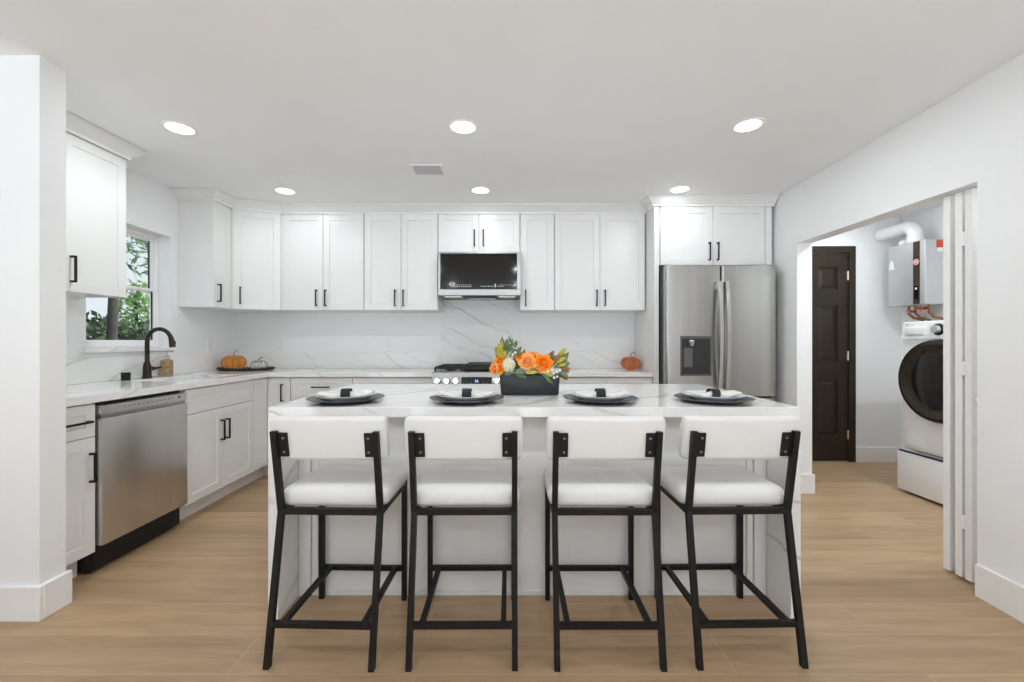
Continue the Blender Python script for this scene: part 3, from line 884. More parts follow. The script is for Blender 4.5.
# water and ice dispenser in the door
a, b, z0_, z1_ = .116, .374, .916, 1.249
m = MB(); fwd = -.0085
m.box(a, a + .012, fwd, -.0005, z0_, z1_); m.box(b - .012, b, fwd, -.0005, z0_, z1_)
m.box(a + .012, b - .012, fwd, -.0005, z0_, z0_ + .016); m.box(a + .012, b - .012, fwd, -.0005, z1_ - .022, z1_)
ds = m.build('dispenser', 'fridgeside', dl_)
MB().box(a + .012, b - .012, -.0062, -.0055, z0_ + .016, z1_ - .022).build('recess', 'recessgrey', ds)
m = MB(); m.hexa([(a + .03, -.0075, .99), (a + .1, -.0075, .99), (a + .1, -.0055, .99), (a + .03, -.0055, .99)], [(a + .03, -.0075, 1.15), (a + .1, -.0075, 1.15), (a + .1, -.0055, 1.15), (a + .03, -.0055, 1.15)])
m.build('paddle', 'fridgeside', ds)
m = MB(); m.lathe([(0, .0), (.02, .0), (.024, .02), (.03, .035), (.03, .05), (0, .05)], 18, c=(a + .088, -.012, 1.165)); m.build('nozzle', 'chrome', ds, 40)
MB().box(a + .014, b - .014, -.012, -.0055, z0_ + .017, z0_ + .022).build('drip_tray', 'blackp', ds)
for x in (.04, FW - .04): MB().box(x - .03, x + .03, .03, .16, FH - .012, FH + .008, bev=.004).build('hinge_cover', 'fridgeside', t)
text_mesh('LG', .016, 'ventgrey', dl_, 'badge', Matrix.Translation((.075, -.003, 1.765)) @ FRONT)

# ------------------------------------------------------------------ kitchen island
IX0, IX1, IY0, IY1, IZ = -1.054, 1.248, 1.85, 2.86, 0.92
th = 0.043
t = thing('island_counter', 'white veined quartz island worktop with waterfall ends', 'countertop', ((IX0 + IX1) / 2, IY0, 0))
cx = (IX0 + IX1) / 2; hw = (IX1 - IX0) / 2
MB().box(-hw, hw, 0, IY1 - IY0, IZ - th, IZ, bev=.0015, seg=1).build('slab', 'marble', t)
MB().box(-hw, -hw + th, 0, IY1 - IY0, 0, IZ - th).build('waterfall_panel', 'marble', t)
MB().box(hw - th, hw, 0, IY1 - IY0, 0, IZ - th).build('waterfall_panel', 'marble', t)
t = thing('island_cabinet', 'white panelled island cabinet under the waterfall worktop', 'cabinet', (cx, 2.035, 0))
hb = hw - th - .002
MB().box(-hb, hb, .012, .74, 0.0, IZ - th - .002).build('carcass', 'cab', t)
m = MB(); m.box(-hb, hb, .004, .012, 0.02, IZ - th - .002)
m.build('back_panel', 'cab', t)
for s in (-1, 1):
    m = MB()
    m.box(s * (hb - .028) - .028, s * (hb - .028) + .028, -.012, .004, 0, IZ - th - .002, bev=.002, seg=1)
    m.box(s * (hb - .075) - .014, s * (hb - .075) + .014, -.006, .004, 0, IZ - th - .002, bev=.002, seg=1)
    m.build('corner_stile', 'cab', t)
MB().box(-hb + .06, hb - .06, -.004, .004, 0, .02).build('shoe_strip', 'cab', t)

# ------------------------------------------------------------------ counter stools
def make_stool():
    t = thing('counter_stool', '', 'stool', (0, 0, 0), 0, 'counter stools along the island')
    W2, q = .195, .0108
    def sq(x, y, z): return [(x - q, y - q, z), (x + q, y - q, z), (x + q, y + q, z), (x - q, y + q, z)]
    zf = .555                      # top of the seat frame
    yj, yfoot, ytop, yfr = -.12, -.215, -.173, .215
    for s in (-1, 1):
        MB().loft([sq(s * W2, yfr, 0), sq(s * W2, yfr, zf)]).build('leg', 'black', t)
        MB().loft([sq(s * W2, yfoot, 0), sq(s * W2, yj, zf - .012)]).build('leg', 'black', t)
    # seat frame rails
    m = MB()
    m.bar((-W2 + q, yj, zf - .0115), (W2 - q, yj, zf - .0115), .022, .023)
    m.bar((-W2 + q, yfr, zf - .0115), (W2 - q, yfr, zf - .0115), .022, .023)
    for s in (-1, 1): m.bar((s * W2, yj + q, zf - .0115), (s * W2, yfr - q, zf - .0115), .022, .023)
    m.build('seat_frame', 'black', t)
    # foot rails
    zr = .146; k = zr / (zf - .012); yr = yfoot + (yj - yfoot) * k
    MB().bar((-W2 + q, yr, zr), (W2 - q, yr, zr), .02, .02).build('stretcher', 'black', t)
    MB().bar((-W2 + q, yfr, zr), (W2 - q, yfr, zr), .02, .02).build('stretcher', 'black', t)
    for s in (-1, 1): MB().bar((s * (W2 - .042), yr + .01, zr), (s * (W2 - .042), yfr - .01, zr), .02, .02).build('stretcher', 'black', t)
    # cushion
    L = []
    cw, cd = .428, .335; cy = .0615
    for z, ins in ((0, .006), (.012, 0), (.03, -.003), (.048, 0), (.06, .008), (.068, .022), (.073, .045), (.0765, .085), (.078, .13)):
        rr = max(.045 - ins * .6, .012)
        L.append([(x, y, zf + .001 + z) for x, y in rrect(cw - 2 * ins, cd - 2 * ins, rr, 6, 0, cy)])
    MB().loft(L).build('seat', 'fabric', t, 70)
    # back posts
    for s in (-1, 1):
        bp = MB().loft([sq(s * W2, yj, zf - .011), sq(s * W2, ytop, .865)]).build('back_post', 'black', t)
    # curved back pad, leaning with the posts
    lean = (ytop - yj) / (.865 - zf)
    L = []
    hw_, hh, tk = .226, .0865, .05
    zc = .832
    xs = [-1, -.985, -.95, -.85, -.65, -.4, -.15, .15, .4, .65, .85, .95, .985, 1]
    for u in xs:
        ins = {1: .018, .985: .008, .95: .001}.get(abs(u), 0.0)
        yb_ = -.150 - .014 * (1 - u * u)
        lp = []
        for y, z in rrect(tk - ins, 2 * (hh - ins), .018, 5):
            yy = yb_ + tk / 2 + y + lean * z
            lp.append((u * hw_, yy, zc + z))
        L.append(lp)
    MB().loft(L).build('backrest', 'fabric', t, 60)
    for s in (-1, 1):
        m = MB()
        x0_, x1_ = sorted((s * .148, s * (W2 - q)))
        def yl(z, o): return -.1575 + lean * (z - zc) + o
        zlo, zhi = .764, .858
        m.hexa([(x0_, yl(zlo, -.008), zlo), (x1_, yl(zlo, -.008), zlo), (x1_, yl(zlo, .003), zlo), (x0_, yl(zlo, .003), zlo)],
               [(x0_, yl(zhi, -.008), zhi), (x1_, yl(zhi, -.008), zhi), (x1_, yl(zhi, .003), zhi), (x0_, yl(zhi, .003), zhi)])
        br = m.build('bracket', 'black', t)
        for z in (.783, .838):
            MB().cyl((s * .163, yl(z, -.0115), z), (s * .163, yl(z, -.007), z), .0048, 12).build('bolt', 'boltgrey', br)
    return t
stool = make_stool()
spots = [(-.7035, 1.79, -1.6, 'white upholstered black-framed counter stool at the island end nearest the dishwasher'),
         (-.186, 1.788, 0.4, 'white black-framed counter stool second from the dishwasher end of the island'),
         (.361, 1.786, 0.0, 'white black-framed counter stool in front of the planter, second from the refrigerator end'),
         (.882, 1.796, 1.2, 'white upholstered black-framed counter stool at the island end nearest the laundry')]
for i, (x, y, a, lab) in enumerate(spots):
    o = stool if i == 0 else copy_tree(stool)
    o.location = (x, y, 0); o.rotation_euler = (0, 0, math.radians(a)); o['label'] = lab

# ------------------------------------------------------------------ place settings
ends = ['at the dishwasher end of the island', 'at the second island place from the dishwasher end', 'at the island place just past the planter', 'at the laundry end of the island']
prof_ch = [(0, .0), (.112, .0), (.120, .003), (.15, .012), (.173, .0185), (.176, .0205), (.173, .022), (.148, .0165), (.118, .0075), (.0, .006)]
prof_pl = [(0, .0), (.088, .0), (.098, .003), (.122, .016), (.137, .0265), (.139, .0285), (.137, .0295), (.119, .020), (.094, .0075), (0, .0055)]
ch0 = MB().lathe(prof_ch, 48).build('charger_plate', 'charger', smooth=40)
pl0 = MB().lathe(prof_pl, 48).build('dinner_plate', 'plate', smooth=40)
L = []
for k in range(25):
    u = -1 + 2 * k / 24; a = abs(u)
    hwid = .017 + .033 * max(0, a - .16) ** 0.9
    hgt = .036 - .024 * a ** .8
    zb_ = .004 + .006 * max(0, 1 - a * 3) + .022 * max(0, a - .5) / .5
    lp = []
    nn = 22
    for j in range(nn):
        th_ = 2 * PI * j / nn
        y = math.cos(th_) * hwid
        z = math.sin(th_)
        rip = .12 * math.sin(5 * th_ + u) * min(1, a * 1.6)
        zz = zb_ + (hgt * (.5 + .5 * z) * (1 + rip))
        lp.append((u * .122, y, max(zz, zb_)))
    L.append(lp)
nk0 = MB().loft(L).build('napkin', 'napkin', smooth=60)
q = Matrix.Rotation(PI / 2, 4, 'Y')
rg0 = MB().lathe([(.0215, -.022), (.0245, -.022), (.0252, 0), (.0245, .022), (.0215, .022), (.0215, -.022)], 28, mat=q).build('napkin_ring', 'ring', smooth=50)
PX = [-.787, -.214, .419, .957]
RZ = [6, 0, 0, 14]
PY = 2.035
for i in range(4):
    for src, nm, dz, lab, cat, grp in ((ch0, 'charger', .0008, 'round dark slate charger plate ', 'charger plate', 'slate charger plates'),
                                       (pl0, 'plate', .0072, 'pale stoneware dinner plate on the charger ', 'plate', 'dinner plates'),
                                       (nk0, 'napkin', .0100, 'cream linen napkin on the plate ', 'napkin', 'linen napkins'),
                                       (rg0, 'ring', .0100 + .0275, 'charcoal napkin ring round the napkin ', 'napkin ring', 'napkin rings')):
        o = src if i == 0 else src.copy()
        if i: COL.objects.link(o)
        o.location = (PX[i], PY, IZ + dz); o.rotation_euler = (0, 0, math.radians(RZ[i]))
        tag(o, lab + ends[i], cat, grp)

# ------------------------------------------------------------------ flower arrangement
FCX, FCY = 0.094, 2.31
t = thing('flower_arrangement', 'orange and cream flowers with autumn leaves in a long charcoal planter', 'flower arrangement', (FCX, FCY, IZ + .0005))
L = []
for z, w_, d_, r_ in ((0, .297, .105, .012), (.006, .307, .115, .016), (.05, .313, .122, .016), (.104, .317, .127, .016), (.107, .314, .124, .015), (.107, .303, .113, .012), (.09, .298, .108, .012)):
    L.append([(x, y, z) for x, y in rrect(w_, d_, r_, 5)])
pl = MB().loft(L).build('planter', 'planter', t, 45)
MB().box(-.14, .14, -.05, .05, .0905, .098).build('floral_foam', 'soil', pl)
YF = -.035
def P(x, y, d=YF):       # photograph offsets in metres about the planter's top front edge
    return Vector((x, d, y))
def petal(mb, c, nrm, side, r, open_, curl, wd):
    """one cupped petal: nrm = flower axis, side = outward direction"""
    t2 = nrm.cross(side).normalized()
    rows = []
    for i in range(5):
        v = i / 4
        lift = r * (1.15 * v * math.cos(open_ * v)); out = r * (.16 + open_ * .62 * v + curl * v ** 3 * .3)
        hw2 = r * wd * math.sin(PI * (.16 + .72 * v))
        row = []
        for j in range(5):
            s = -1 + 2 * j / 4
            p = c + nrm * (lift - abs(s) ** 2 * r * .08) + side * (out - abs(s) ** 2 * hw2 * .55) + t2 * (s * hw2)
            row.append(mb.bm.verts.new(p))
        rows.append(row)
    for a_, b_ in zip(rows, rows[1:]):
        for j in range(4): mb.bm.faces.new((a_[j], a_[j + 1], b_[j + 1], b_[j]))
def rose(c, r, axis, mat, name='rose'):
    mb = MB(); n = Vector(axis).normalized()
    u = n.cross(Vector((0, 0, 1)) if abs(n.z) < .9 else Vector((1, 0, 0))).normalized(); v = n.cross(u)
    base_ = Vector(c) - n * r * .6
    for ring, (cnt, op, cu, wd, sc) in enumerate(((3, .10, 0, .55, .72), (4, .35, .0, .6, .85), (5, .75, .2, .66, .98), (6, 1.12, .5, .72, 1.05))):
        for k in range(cnt):
            a = 2 * PI * k / cnt + ring * .7 + random.uniform(-.15, .15)
            petal(mb, base_, n, u * math.cos(a) + v * math.sin(a), r * sc, op, cu, wd)
    mb.ball(base_ + n * r * .35, r * .42, 10)
    return mb.build(name, mat, t, 60)
def leaf(c, d, length, width, mat, up=(0, -1, .3), bend=.3, name='leaf'):
    mb = MB(); c = Vector(c); d = Vector(d).normalized(); up = Vector(up)
    s = d.cross(up).normalized(); n = s.cross(d).normalized()
    rows = []
    for i in range(7):
        v = i / 6
        w2 = width * .5 * math.sin(PI * min(1, v * .94 + .05)) ** .8 + .0004
        p = c + d * length * v - n * bend * length * v * v
        rows.append([mb.bm.verts.new(p - s * w2 + n * w2 * .35), mb.bm.verts.new(p), mb.bm.verts.new(p + s * w2 + n * w2 * .35)])
    for a_, b_ in zip(rows, rows[1:]):
        for j in range(2): mb.bm.faces.new((a_[j], a_[j + 1], b_[j + 1], b_[j]))
    return mb.build(name, mat, t, 60)
k_ = .00533
def Q(pxx, pyy, d=YF): return Vector(((pxx - 530) * k_, d, .107 + (375.3 - pyy) * k_))
rose(Q(543.5, 363, -.055), .056, (.15, -1, .45), 'orange')
rose(Q(527.5, 362, -.05), .050, (-.1, -1, .5), 'peach')
rose(Q(534, 357, -.01), .044, (.1, -.7, .8), 'peach')
rose(Q(521, 356.5, -.02), .036, (-.2, -.8, .7), 'orange')
rose(Q(500.5, 362, -.03), .042, (-.5, -.9, .4), 'orange')
rose(Q(494, 369.5, -.045), .034, (-.7, -.8, .1), 'peach')
rose(Q(500, 369, -.055), .03, (-.3, -1, .1), 'orange')
rose(Q(537, 369, -.07), .026, (0, -1, .1), 'peach')
# cream chrysanthemum
mb = MB(); c0 = Q(509, 365.5, -.055)
for k in range(90):
    z = 1 - 2 * (k + .5) / 90; a = k * 2.39996
    dv = Vector((math.sqrt(1 - z * z) * math.cos(a), math.sqrt(1 - z * z) * math.sin(a), z))
    if dv.y > .55: continue
    s = dv.cross(Vector((.3, .5, .8))).normalized() * .0052; n2 = dv.cross(s).normalized() * .0028
    p0, p1 = c0 + dv * .018, c0 + dv * .036
    vs = [mb.bm.verts.new(p) for p in (p0 - s * .6, p0 + s * .6, p1 + s - n2, p1 + dv * .003, p1 - s - n2)]
    mb.bm.faces.new(vs)
mb.ball(c0, .029, 12)
mb.build('chrysanthemum', 'creamp', t)
# leaf sprays
random.seed(11)
def spray(px0, py0, n, ang0, ang1, ln, wd, mats, d0=-.02, jit=3.0):
    for k in range(n):
        a = math.radians(random.uniform(ang0, ang1))
        leaf(Q(px0 + random.uniform(-jit, jit), py0 + random.uniform(-jit, jit), d0 + random.uniform(-.025, .025)), (math.cos(a), random.uniform(-.5, .25), math.sin(a)),
             ln * random.uniform(.75, 1.2), wd * random.uniform(.8, 1.2), random.choice(mats), (random.uniform(-.3, .3), -1, random.uniform(0, .6)), random.uniform(.05, .4))
spray(502, 356, 12, 60, 170, .052, .020, ['yleaf', 'yleaf', 'gleaf', 'yleaf'], jit=5)
spray(505, 350, 7, 70, 160, .042, .017, ['yleaf', 'sleaf', 'gleaf'], jit=4)
spray(512, 353, 10, 50, 130, .048, .020, ['sleaf', 'gleaf', 'sleaf'], jit=5)
spray(512, 347, 4, 70, 120, .040, .014, ['gleaf', 'sleaf'], jit=3)
spray(516, 371, 7, -30, 40, .06, .026, ['gleaf', 'sleaf'], -.05)
spray(504, 373.5, 5, -20, 60, .045, .022, ['gleaf', 'sleaf', 'gleaf'], -.045)
spray(528, 372, 9, -25, 25, .055, .022, ['gleaf', 'yleaf', 'gleaf'], -.062)
spray(543, 373, 4, -65, 5, .050, .020, ['yleaf', 'gleaf'], -.068)
spray(554, 366, 10, 20, 80, .062, .020, ['yleaf', 'yleaf', 'gleaf', 'rleaf'], jit=4)
spray(560, 361, 9, 0, 65, .055, .018, ['yleaf', 'yleaf', 'sleaf', 'gleaf'], jit=4)
spray(561, 368, 7, -20, 45, .052, .020, ['sleaf', 'gleaf', 'rleaf', 'yleaf'], jit=3)
spray(561, 372, 6, -65, -5, .052, .025, ['rleaf', 'rleaf', 'sleaf'], -.03)
spray(549, 361, 5, 40, 80, .058, .018, ['rleaf', 'sleaf', 'gleaf'], -.01)
spray(522, 355, 4, 60, 120, .03, .014, ['gleaf'], -.03)
spray(522, 366, 5, 20, 160, .05, .026, ['gleaf', 'sleaf'], .01, 6)
spray(540, 366, 5, 20, 160, .05, .026, ['gleaf', 'sleaf'], .01, 6)
# white berry sprigs
for c in ((551, 370), (553, 373.5), (556.5, 372), (550, 375.5), (556.5, 376.5), (547.5, 371.5), (513, 355), (515.5, 353), (559, 370.5), (553.5, 377.5)):
    MB().ball(Q(c[0], c[1], -.078 if c[1] > 360 else -.05), .0072, 10).build('berry', 'berry', t, 60)
mb = MB()
for c in ((551, 370), (556.5, 372), (547.5, 371.5)):
    p = Q(c[0], c[1], -.07); mb.tube([p, p + Vector((.0, .03, -.03)), p + Vector((0, .05, -.07))], .0012, 6)
mb.build('sprig_stem', 'gleaf', t)

# ------------------------------------------------------------------ tray and glass pumpkins
def pumpkin(name, label, loc, R_, hgt, mat, stemmat, ribs=12, curl=True):
    t = thing(name, label, 'pumpkin', loc, 0)
    prof = []
    for k in range(17):
        a = -PI / 2 + PI * k / 16
        prof.append((R_ * math.cos(a) ** .75 if 0 < k < 16 else 0, hgt / 2 + hgt / 2 * math.sin(a) * (1 - .12 * (1 if k == 16 else 0)) - (.006 if k >= 15 else 0)))
    prof[0] = (0, .002); prof[1] = (R_ * .45, 0)
    MB().lathe(prof, 96, rib=lambda a: 1 - .11 * (1 - abs(math.sin(a * ribs / 2))) ** 2).build('body', mat, t, 80)
    pts = [(0, 0, hgt * .90), (0, 0, hgt * 1.05), (.006, 0, hgt * 1.18), (.018, -.003, hgt * 1.30), (.032, -.004, hgt * 1.30), (.038, -.004, hgt * 1.2)]
    MB().tube(pts, [.010, .007, .006, .005, .004, .003], 10).build('stem', stemmat, t, 60)
    return t
TX, TY = -2.465, 3.97
t = thing('tray', 'dark beaded serving tray in the counter corner', 'tray', (TX, TY, ZC + .0005), math.radians(5))
A, B = .245, .125
loops = []
for sc, z in ((.0, .004), (.86, .004), (.93, .008), (.98, .014), (1.0, .014), (.95, .004), (.86, .0), (.02, .0)):
    loops.append([(A * max(sc, .02) * math.cos(2 * PI * k / 40), B * max(sc, .02) * math.sin(2 * PI * k / 40), z) for k in range(40)])
MB().loft(loops).build('dish', 'beads', t, 40)
mb = MB()
for k in range(56):
    a = 2 * PI * k / 56
    mb.ball((A * .985 * math.cos(a), B * .985 * math.sin(a), .021), .0105, 8)
mb.build('bead_rim', 'beads', t, 60)
pumpkin('glass_pumpkin', 'amber orange glass pumpkin on the dark beaded tray', (TX - .11, TY - .006, ZC + .0055), .106, .138, 'amber', 'clearglass')
pumpkin('glass_pumpkin', 'small clear glass pumpkin with a curled silver stem on the tray', (TX + .115, TY + .01, ZC + .0055), .076, .09, 'clearglass', 'stem')
pumpkin('glass_pumpkin', 'copper orange glass pumpkin on the counter by the tall end panel', (1.128, 4.07, ZC + .0005), .092, .125, 'copperglass', 'stem')

# ------------------------------------------------------------------ ceiling lights, vent
def can_light(label, x, y, power=None, vis=True):
    t = thing('ceiling_light', label, 'ceiling light', (x, y, CEIL), 0, 'recessed ceiling lights')
    MB().lathe([(.070, -.0005), (.086, -.0005), (.086, -.004), (.078, -.008), (.070, -.006), (.070, -.0005)], 40).build('trim_ring', 'trim', t, 40)
    MB().lathe([(0, -.0045), (.070, -.0045), (.070, -.001), (0, -.001)], 40).build('lens', 'lamp', t, 40)
    l = bpy.data.lights.new('lamp_light', 'AREA'); l.shape = 'DISK'; l.size = .135
    l.energy = power or LAMP_W; l.color = LAMP_COL
    lo = bpy.data.objects.new('lamp_light', l); lo.location = (0, 0, -.0085); COL.objects.link(lo); lo.parent = t
for lab, x, y in (('recessed ceiling light closest to the entrance-wall cabinet', -1.933, 2.49), ('recessed ceiling light above the island, beside the ceiling vent', -.283, 2.474),
                  ('recessed ceiling light above the island near the laundry wall', 1.355, 2.457), ('recessed ceiling light in front of the angled corner cabinet', -1.87, 3.527),
                  ('recessed ceiling light in front of the microwave cabinet', -.259, 3.515), ('recessed ceiling light just before the refrigerator cabinet', 1.37, 3.49)):
    can_light(lab, x, y, LAMP_W * (0.30 if y > 3 else 0.9))
for x, y in ((-1.3, 0.35), (.1, 0.35), (1.4, 0.35), (-1.3, -1.6), (.1, -1.6), (1.4, -1.6)):
    can_light('recessed ceiling light in the room behind the stools', x, y)
for x, y, k in ((2.85, 2.25, 2.6), (2.95, 3.8, 1.1)):  # the second is an added fill lamp, brightening the laundry back wall
    can_light('unseen recessed ceiling light inside the laundry room', x, y, LAMP_W * k)

t = thing('ceiling_vent', 'small square grey ceiling air vent', 'vent', (-.607, 3.10, CEIL))
m = MB()
a, b = .118, .098
m.box(-a, a, -b, -b + .018, -.006, -.0005); m.box(-a, a, b - .018, b, -.006, -.0005); m.box(-a, -a + .018, -b + .018, b - .018, -.006, -.0005); m.box(a - .018, a, -b + .018, b - .018, -.006, -.0005)
m.build('frame', 'trim', t)
MB().box(-a + .018, a - .018, -b + .018, b - .018, -.002, -.0008).build('grille_back', 'ventgrey', t)
m = MB()
for k in range(11):
    y = -b + .026 + k * .0144
    m.box(-a + .018, a - .018, y, y + .004, -.005, -.002)
m.build('louvers', 'ventgrey', t)

# ------------------------------------------------------------------ laundry: dark panelled door
d1 = struct(bpy.data.objects.new('door_1', None)); COL.objects.link(d1)
m = MB(); cw_ = .065
m.box(DX0, DX0 + cw_, YB - .012, YB + .12, 0, DZ - .001); m.box(DX1 - cw_, DX1 - .001, YB - .012, YB + .12, 0, DZ - .001); m.box(DX0 + cw_, DX1 - cw_, YB - .012, YB + .12, DZ - cw_, DZ - .001)
m.build('door_frame', 'door', d1)
sx0, sx1, sz1 = DX0 + cw_ + .003, DX1 - cw_ - .003, DZ - cw_ - .004
sl = MB().box(sx0, sx1, YB + .022, YB + .055, .008, sz1).build('door_slab', 'door', d1)
W3 = sx1 - sx0
# raised stiles and rails with six sunk panels
m = MB(); yA, yB_ = YB + .006, YB + .022
cols = [(sx0 + .10, sx0 + W3 / 2 - .045), (sx0 + W3 / 2 + .045, sx1 - .10)]
rows_ = [(.26, .82), (1.0, 1.565), (1.72, 1.945)]
m.box(sx0, cols[0][0], yA, yB_, .008, sz1); m.box(cols[1][1], sx1, yA, yB_, .008, sz1); m.box(cols[0][1], cols[1][0], yA, yB_, .008, sz1)
edges = [.008] + [v for r_ in rows_ for v in r_] + [sz1]
for (c0_, c1_) in cols:
    for k in range(0, len(edges), 2): m.box(c0_, c1_, yA, yB_, edges[k], edges[k + 1])
m.build('stile_frame', 'door', d1)
m = MB()
for (c0_, c1_) in cols:
    for (r0, r1) in rows_:
        def lp(i, y): return [(c0_ + i, y, r0 + i), (c1_ - i, y, r0 + i), (c1_ - i, y, r1 - i), (c0_ + i, y, r1 - i)]
        m.loft([lp(.012, YB + .0215), lp(.02, YB + .020), lp(.045, YB + .010)])
m.build('raised_panels', 'door', d1)
for z in (.27, 1.06, 1.86):
    m = MB(); m.cyl((sx1 + .002, YB + .0, z - .045), (sx1 + .002, YB + .0, z + .045), .0075, 12); m.box(sx1 - .010, sx1, YB + .003, YB + .0058, z - .045, z + .045)
    m.build('hinge', 'brass', d1, 40)

# bifold door leaves folded against the near jamb
d2 = struct(bpy.data.objects.new('door_2', None)); COL.objects.link(d2)
d2['label'] = 'white bifold laundry door folded back against the wall opening'
leafs = []
for (ya, yb__) in ((2.219, 2.253), (2.158, 2.193), (2.110, 2.145)):
    m = MB(); x0_ = 2.268
    m.box(x0_, x0_ + .36, ya, yb__, .015, 1.962, bev=.002, seg=1)
    leafs.append(m.build('door_leaf', 'trim', d2))
for z in (.30, 1.07, 1.72):
    m = MB(); m.box(2.2655, 2.2675, 2.138, 2.166, z - .035, z + .035); m.cyl((2.265, 2.152, z - .035), (2.265, 2.152, z + .035), .005, 10)
    m.build('hinge', 'vinyl', d2, 40)
m = MB(); m.ball((2.30, 2.208, .915), .013, 12); m.cyl((2.30, 2.220, .915), (2.30, 2.208, .915), .006, 10); m.build('knob', 'vinyl', d2, 60)
m = MB(); m.ball((2.29, 2.1, .915), .013, 12); m.cyl((2.29, 2.113, .915), (2.29, 2.1, .915), .006, 10); m.build('knob', 'vinyl', d2, 60)

# ------------------------------------------------------------------ washer on its pedestal
WX = 3.14
t = thing('washing_machine', 'white front-load washing machine with a big dark round door', 'washing machine', (WX, 3.455, .352), -PI / 2)
WW, WD, WH = .69, .735, 1.008
MB().box(0, WW, .012, WD, .0, WH, bev=.012, seg=3).build('body', 'white', t, 40)
m = MB(); m.hexa([(.004, 0.0, .872), (WW - .004, 0.0, .872), (WW - .004, .03, .872), (.004, .03, .872)], [(.004, 0.014, WH - .004), (WW - .004, .014, WH - .004), (WW - .004, .03, WH - .004), (.004, .03, WH - .004)])
cp = m.build('control_panel', 'white', t)
MB().box(.03, .20, -.002, .02, .898, .965, bev=.003).build('detergent_drawer', 'white', cp, 40)
MB().box(.04, .19, -.0045, -.0005, .90, .912, bev=.001, seg=1).build('drawer_grip', 'ventgrey', cp)
kc = Vector((.305, .002, .942))
MB().lathe([(0, 0), (.043, 0), (.043, .008), (.036, .014), (0, .014)], 28, mat=Matrix.Translation(kc) @ FRONT).build('dial_bezel', 'blackp', cp, 40)
MB().lathe([(0, .014), (.031, .014), (.029, .034), (.026, .037), (0, .037)], 28, mat=Matrix.Translation(kc) @ FRONT).build('dial', 'chrome', cp, 40)
m = MB()
for k in range(6): m.box(.235, .25, .0015, .006, .90 + k * .013, .903 + k * .013)
m.build('control_lettering', 'ventgrey', cp)
m = MB()
for k in range(8): m.box(.40 + (k % 4) * .05, .42 + (k % 4) * .05, .0015, .008, .905 + (k // 4) * .045, .91 + (k // 4) * .045)
m.build('control_lettering', 'ventgrey', cp)
m = MB(); m.lathe([(0, 0), (.011, 0), (.011, .001), (0, .001)], 18, mat=Matrix.Translation((.045, .0105, .982)) @ FRONT); m.build('logo_disc', 'ventgrey', cp)
text_mesh('LG', .024, 'ventgrey', cp, 'logo', Matrix.Translation((.08, .0105, .982)) @ FRONT)
dc = Vector((.34, .011, .562))
dm = Matrix.Translation(dc) @ FRONT
M['doorring'] = plain('bronze_black_ring', (0.035, 0.027, 0.018), 0.22, metal=0.5, var=0.1)
dr = MB().lathe([(.0, 0), (.306, 0), (.308, .045), (.298, .072), (.272, .082), (.25, .074), (.215, .05), (.0, .046)], 64, mat=dm).build('door', 'doorring', t, 40)
MB().lathe([(.0, .074), (.08, .071), (.16, .062), (.20, .054), (.214, .051), (.214, .0485), (0, .0485)], 56, mat=dm).build('door_glass', 'darkglass', dr, 50)
MB().box(.045, .20, .008, .0125, .035, .14, bev=.002, seg=1).build('filter_cover', 'white', t)
for x in (.06, WW - .06): MB().cyl((x, .1, -.0145), (x, .1, 0), .02, 12).build('foot', 'blackp', t)
t = thing('washer_pedestal', 'white storage pedestal under the washing machine', 'pedestal', (WX - .022, 3.468, 0), -PI / 2)
PW = .705
MB().box(0, PW, .03, WD + .02, .015, .337, bev=.004).build('body', 'white', t)
MB().box(0.002, PW - .002, 0, .028, .022, .325, bev=.006).build('drawer', 'white', t, 40)
MB().box(.01, PW - .01, .006, .03, .326, .336).build('drawer_grip', 'blackp', t)
for x in (.05, PW - .05): MB().cyl((x, .1, 0), (x, .1, .0155), .02, 12).build('foot', 'blackp', t)

# ------------------------------------------------------------------ tankless water heater and its flue
HX = 3.65
t = thing('water_heater', 'grey wall-mounted tankless water heater above the washing machine', 'water heater', (HX, 4.155, 1.535), -PI / 2)
HW_, HH_, HD_ = .375, .575, .248
MB().box(0, HW_, 0, HD_, 0, HH_, bev=.008, seg=3).build('casing', 'heater', t, 40)
MB().box(.262, .326, -.003, -.0005, .006, HH_ - .006, bev=.001, seg=1).build('front_strip', 'stripe', t)
m = MB(); m.box(.274, .312, -.005, -.0032, .05, .17, bev=.001, seg=1); cpn = m.build('control_pad', 'screen', t)
MB().box(.284, .302, -.0056, -.0051, .135, .155).build('pad_light', 'paper', cpn)
MB().loft([[(x, y, z) for x, z in ((.012, .355), (.072, .355), (.060, .405), (.05, .44), (.032, .44), (.022, .405))] for y in (-.0005, -.0025)]).build('hang_tag', 'paper', t)
m = MB(); m.lathe([(0, 0), (.030, 0), (.030, .0015), (0, .0015)], 28, mat=Matrix.Translation((.294, -.0033, .385)) @ FRONT); st_ = m.build('round_sticker', 'red', t)
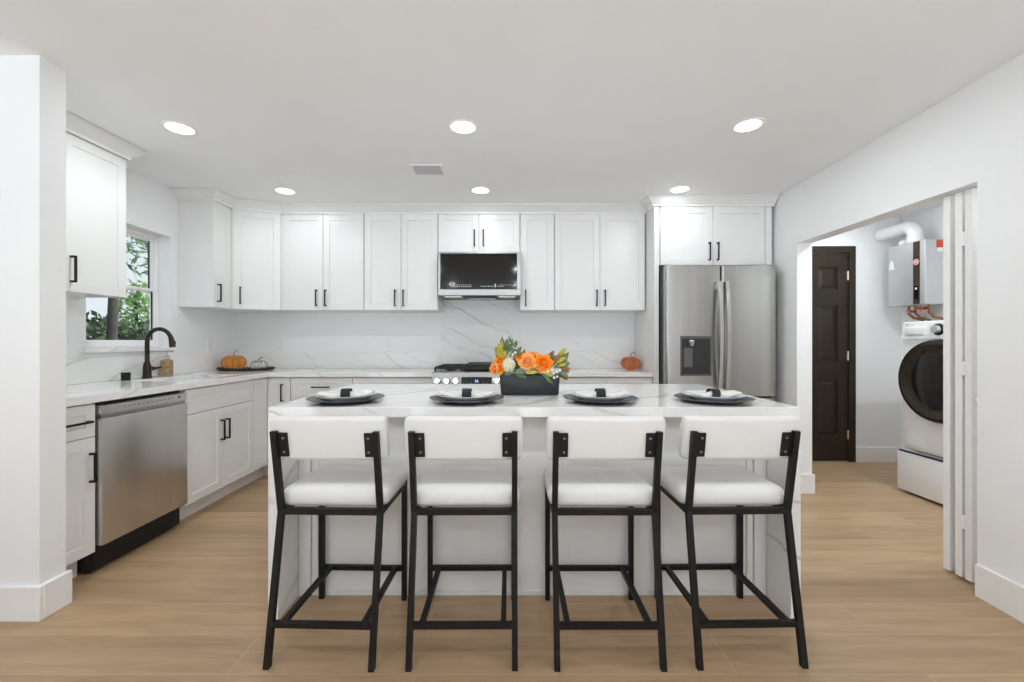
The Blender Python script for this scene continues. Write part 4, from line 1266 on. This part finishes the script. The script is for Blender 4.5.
m = MB(); m.lathe([(.018, .0016), (.024, .0016), (.024, .0022), (.018, .0022), (.018, .0016)], 24, mat=Matrix.Translation((.294, -.0033, .385)) @ FRONT); m.box(.283, .305, -.0056, -.0049, .379, .391); m.build('sticker_print', 'paper', st_)
m = MB(); m.box(HW_ + .0005, HW_ + .0025, .10, .155, .50, .565); m.build('red_label', 'red', t)
m = MB(); m.box(HW_ + .0005, HW_ + .0025, .105, .15, .465, .497); m.build('paper_label', 'paper', t)
# flue: elbow from the top, then along to the back wall
fl = [(.20, .07, HH_ + .0), (.20, .07, HH_ + .10)]
pts = [Vector((.215, .06, HH_ - .002)), Vector((.215, .06, HH_ + .06))]
for k in range(1, 9):
    a = PI / 2 * k / 8
    pts.append(Vector((.215 - .09 * (1 - math.cos(a)), .06, HH_ + .075 + .085 * math.sin(a))))
pts.append(Vector((.0, .045, HH_ + .155))); pts.append(Vector((-.119, .02, HH_ + .145)))
MB().tube(pts, .057, 20).build('flue_pipe', 'pvc', t, 60)
m = MB(); m.cyl((.215, .06, HH_ - .001), (.215, .06, HH_ + .035), .0625, 24); m.build('flue_collar', 'pvc', t, 40)
m = MB(); m.cyl((.075, .09, HH_ - .001), (.075, .09, HH_ + .05), .04, 24); m.build('intake_collar', 'pvc', t, 40)
cols_ = [(.10, 'copper'), (.165, 'copper'), (.235, 'brass'), (.30, 'copper')]
for x, mt in cols_:
    MB().tube([(x, .11, .002), (x, .11, -.07), (x + .004, .15, -.11), (x + .004, .244, -.13)], .0115, 12).build('water_pipe', mt, t, 60)
m = MB(); m.cyl((.165, .11, -.055), (.165, .065, -.055), .012, 12); m.box(.148, .182, .058, .066, -.066, -.044, bev=.003); m.build('valve_handle', 'red', t, 40)
m = MB(); m.cyl((.27, .11, -.03), (.27, .06, -.03), .013, 12); m.box(.24, .30, .05, .06, -.04, -.02, bev=.003); m.build('valve_handle', 'red', t, 40)
m = MB(); m.ball((.10, .11, -.045), .02, 12); m.ball((.235, .11, -.05), .02, 12); m.build('brass_fitting', 'brass', t, 60)
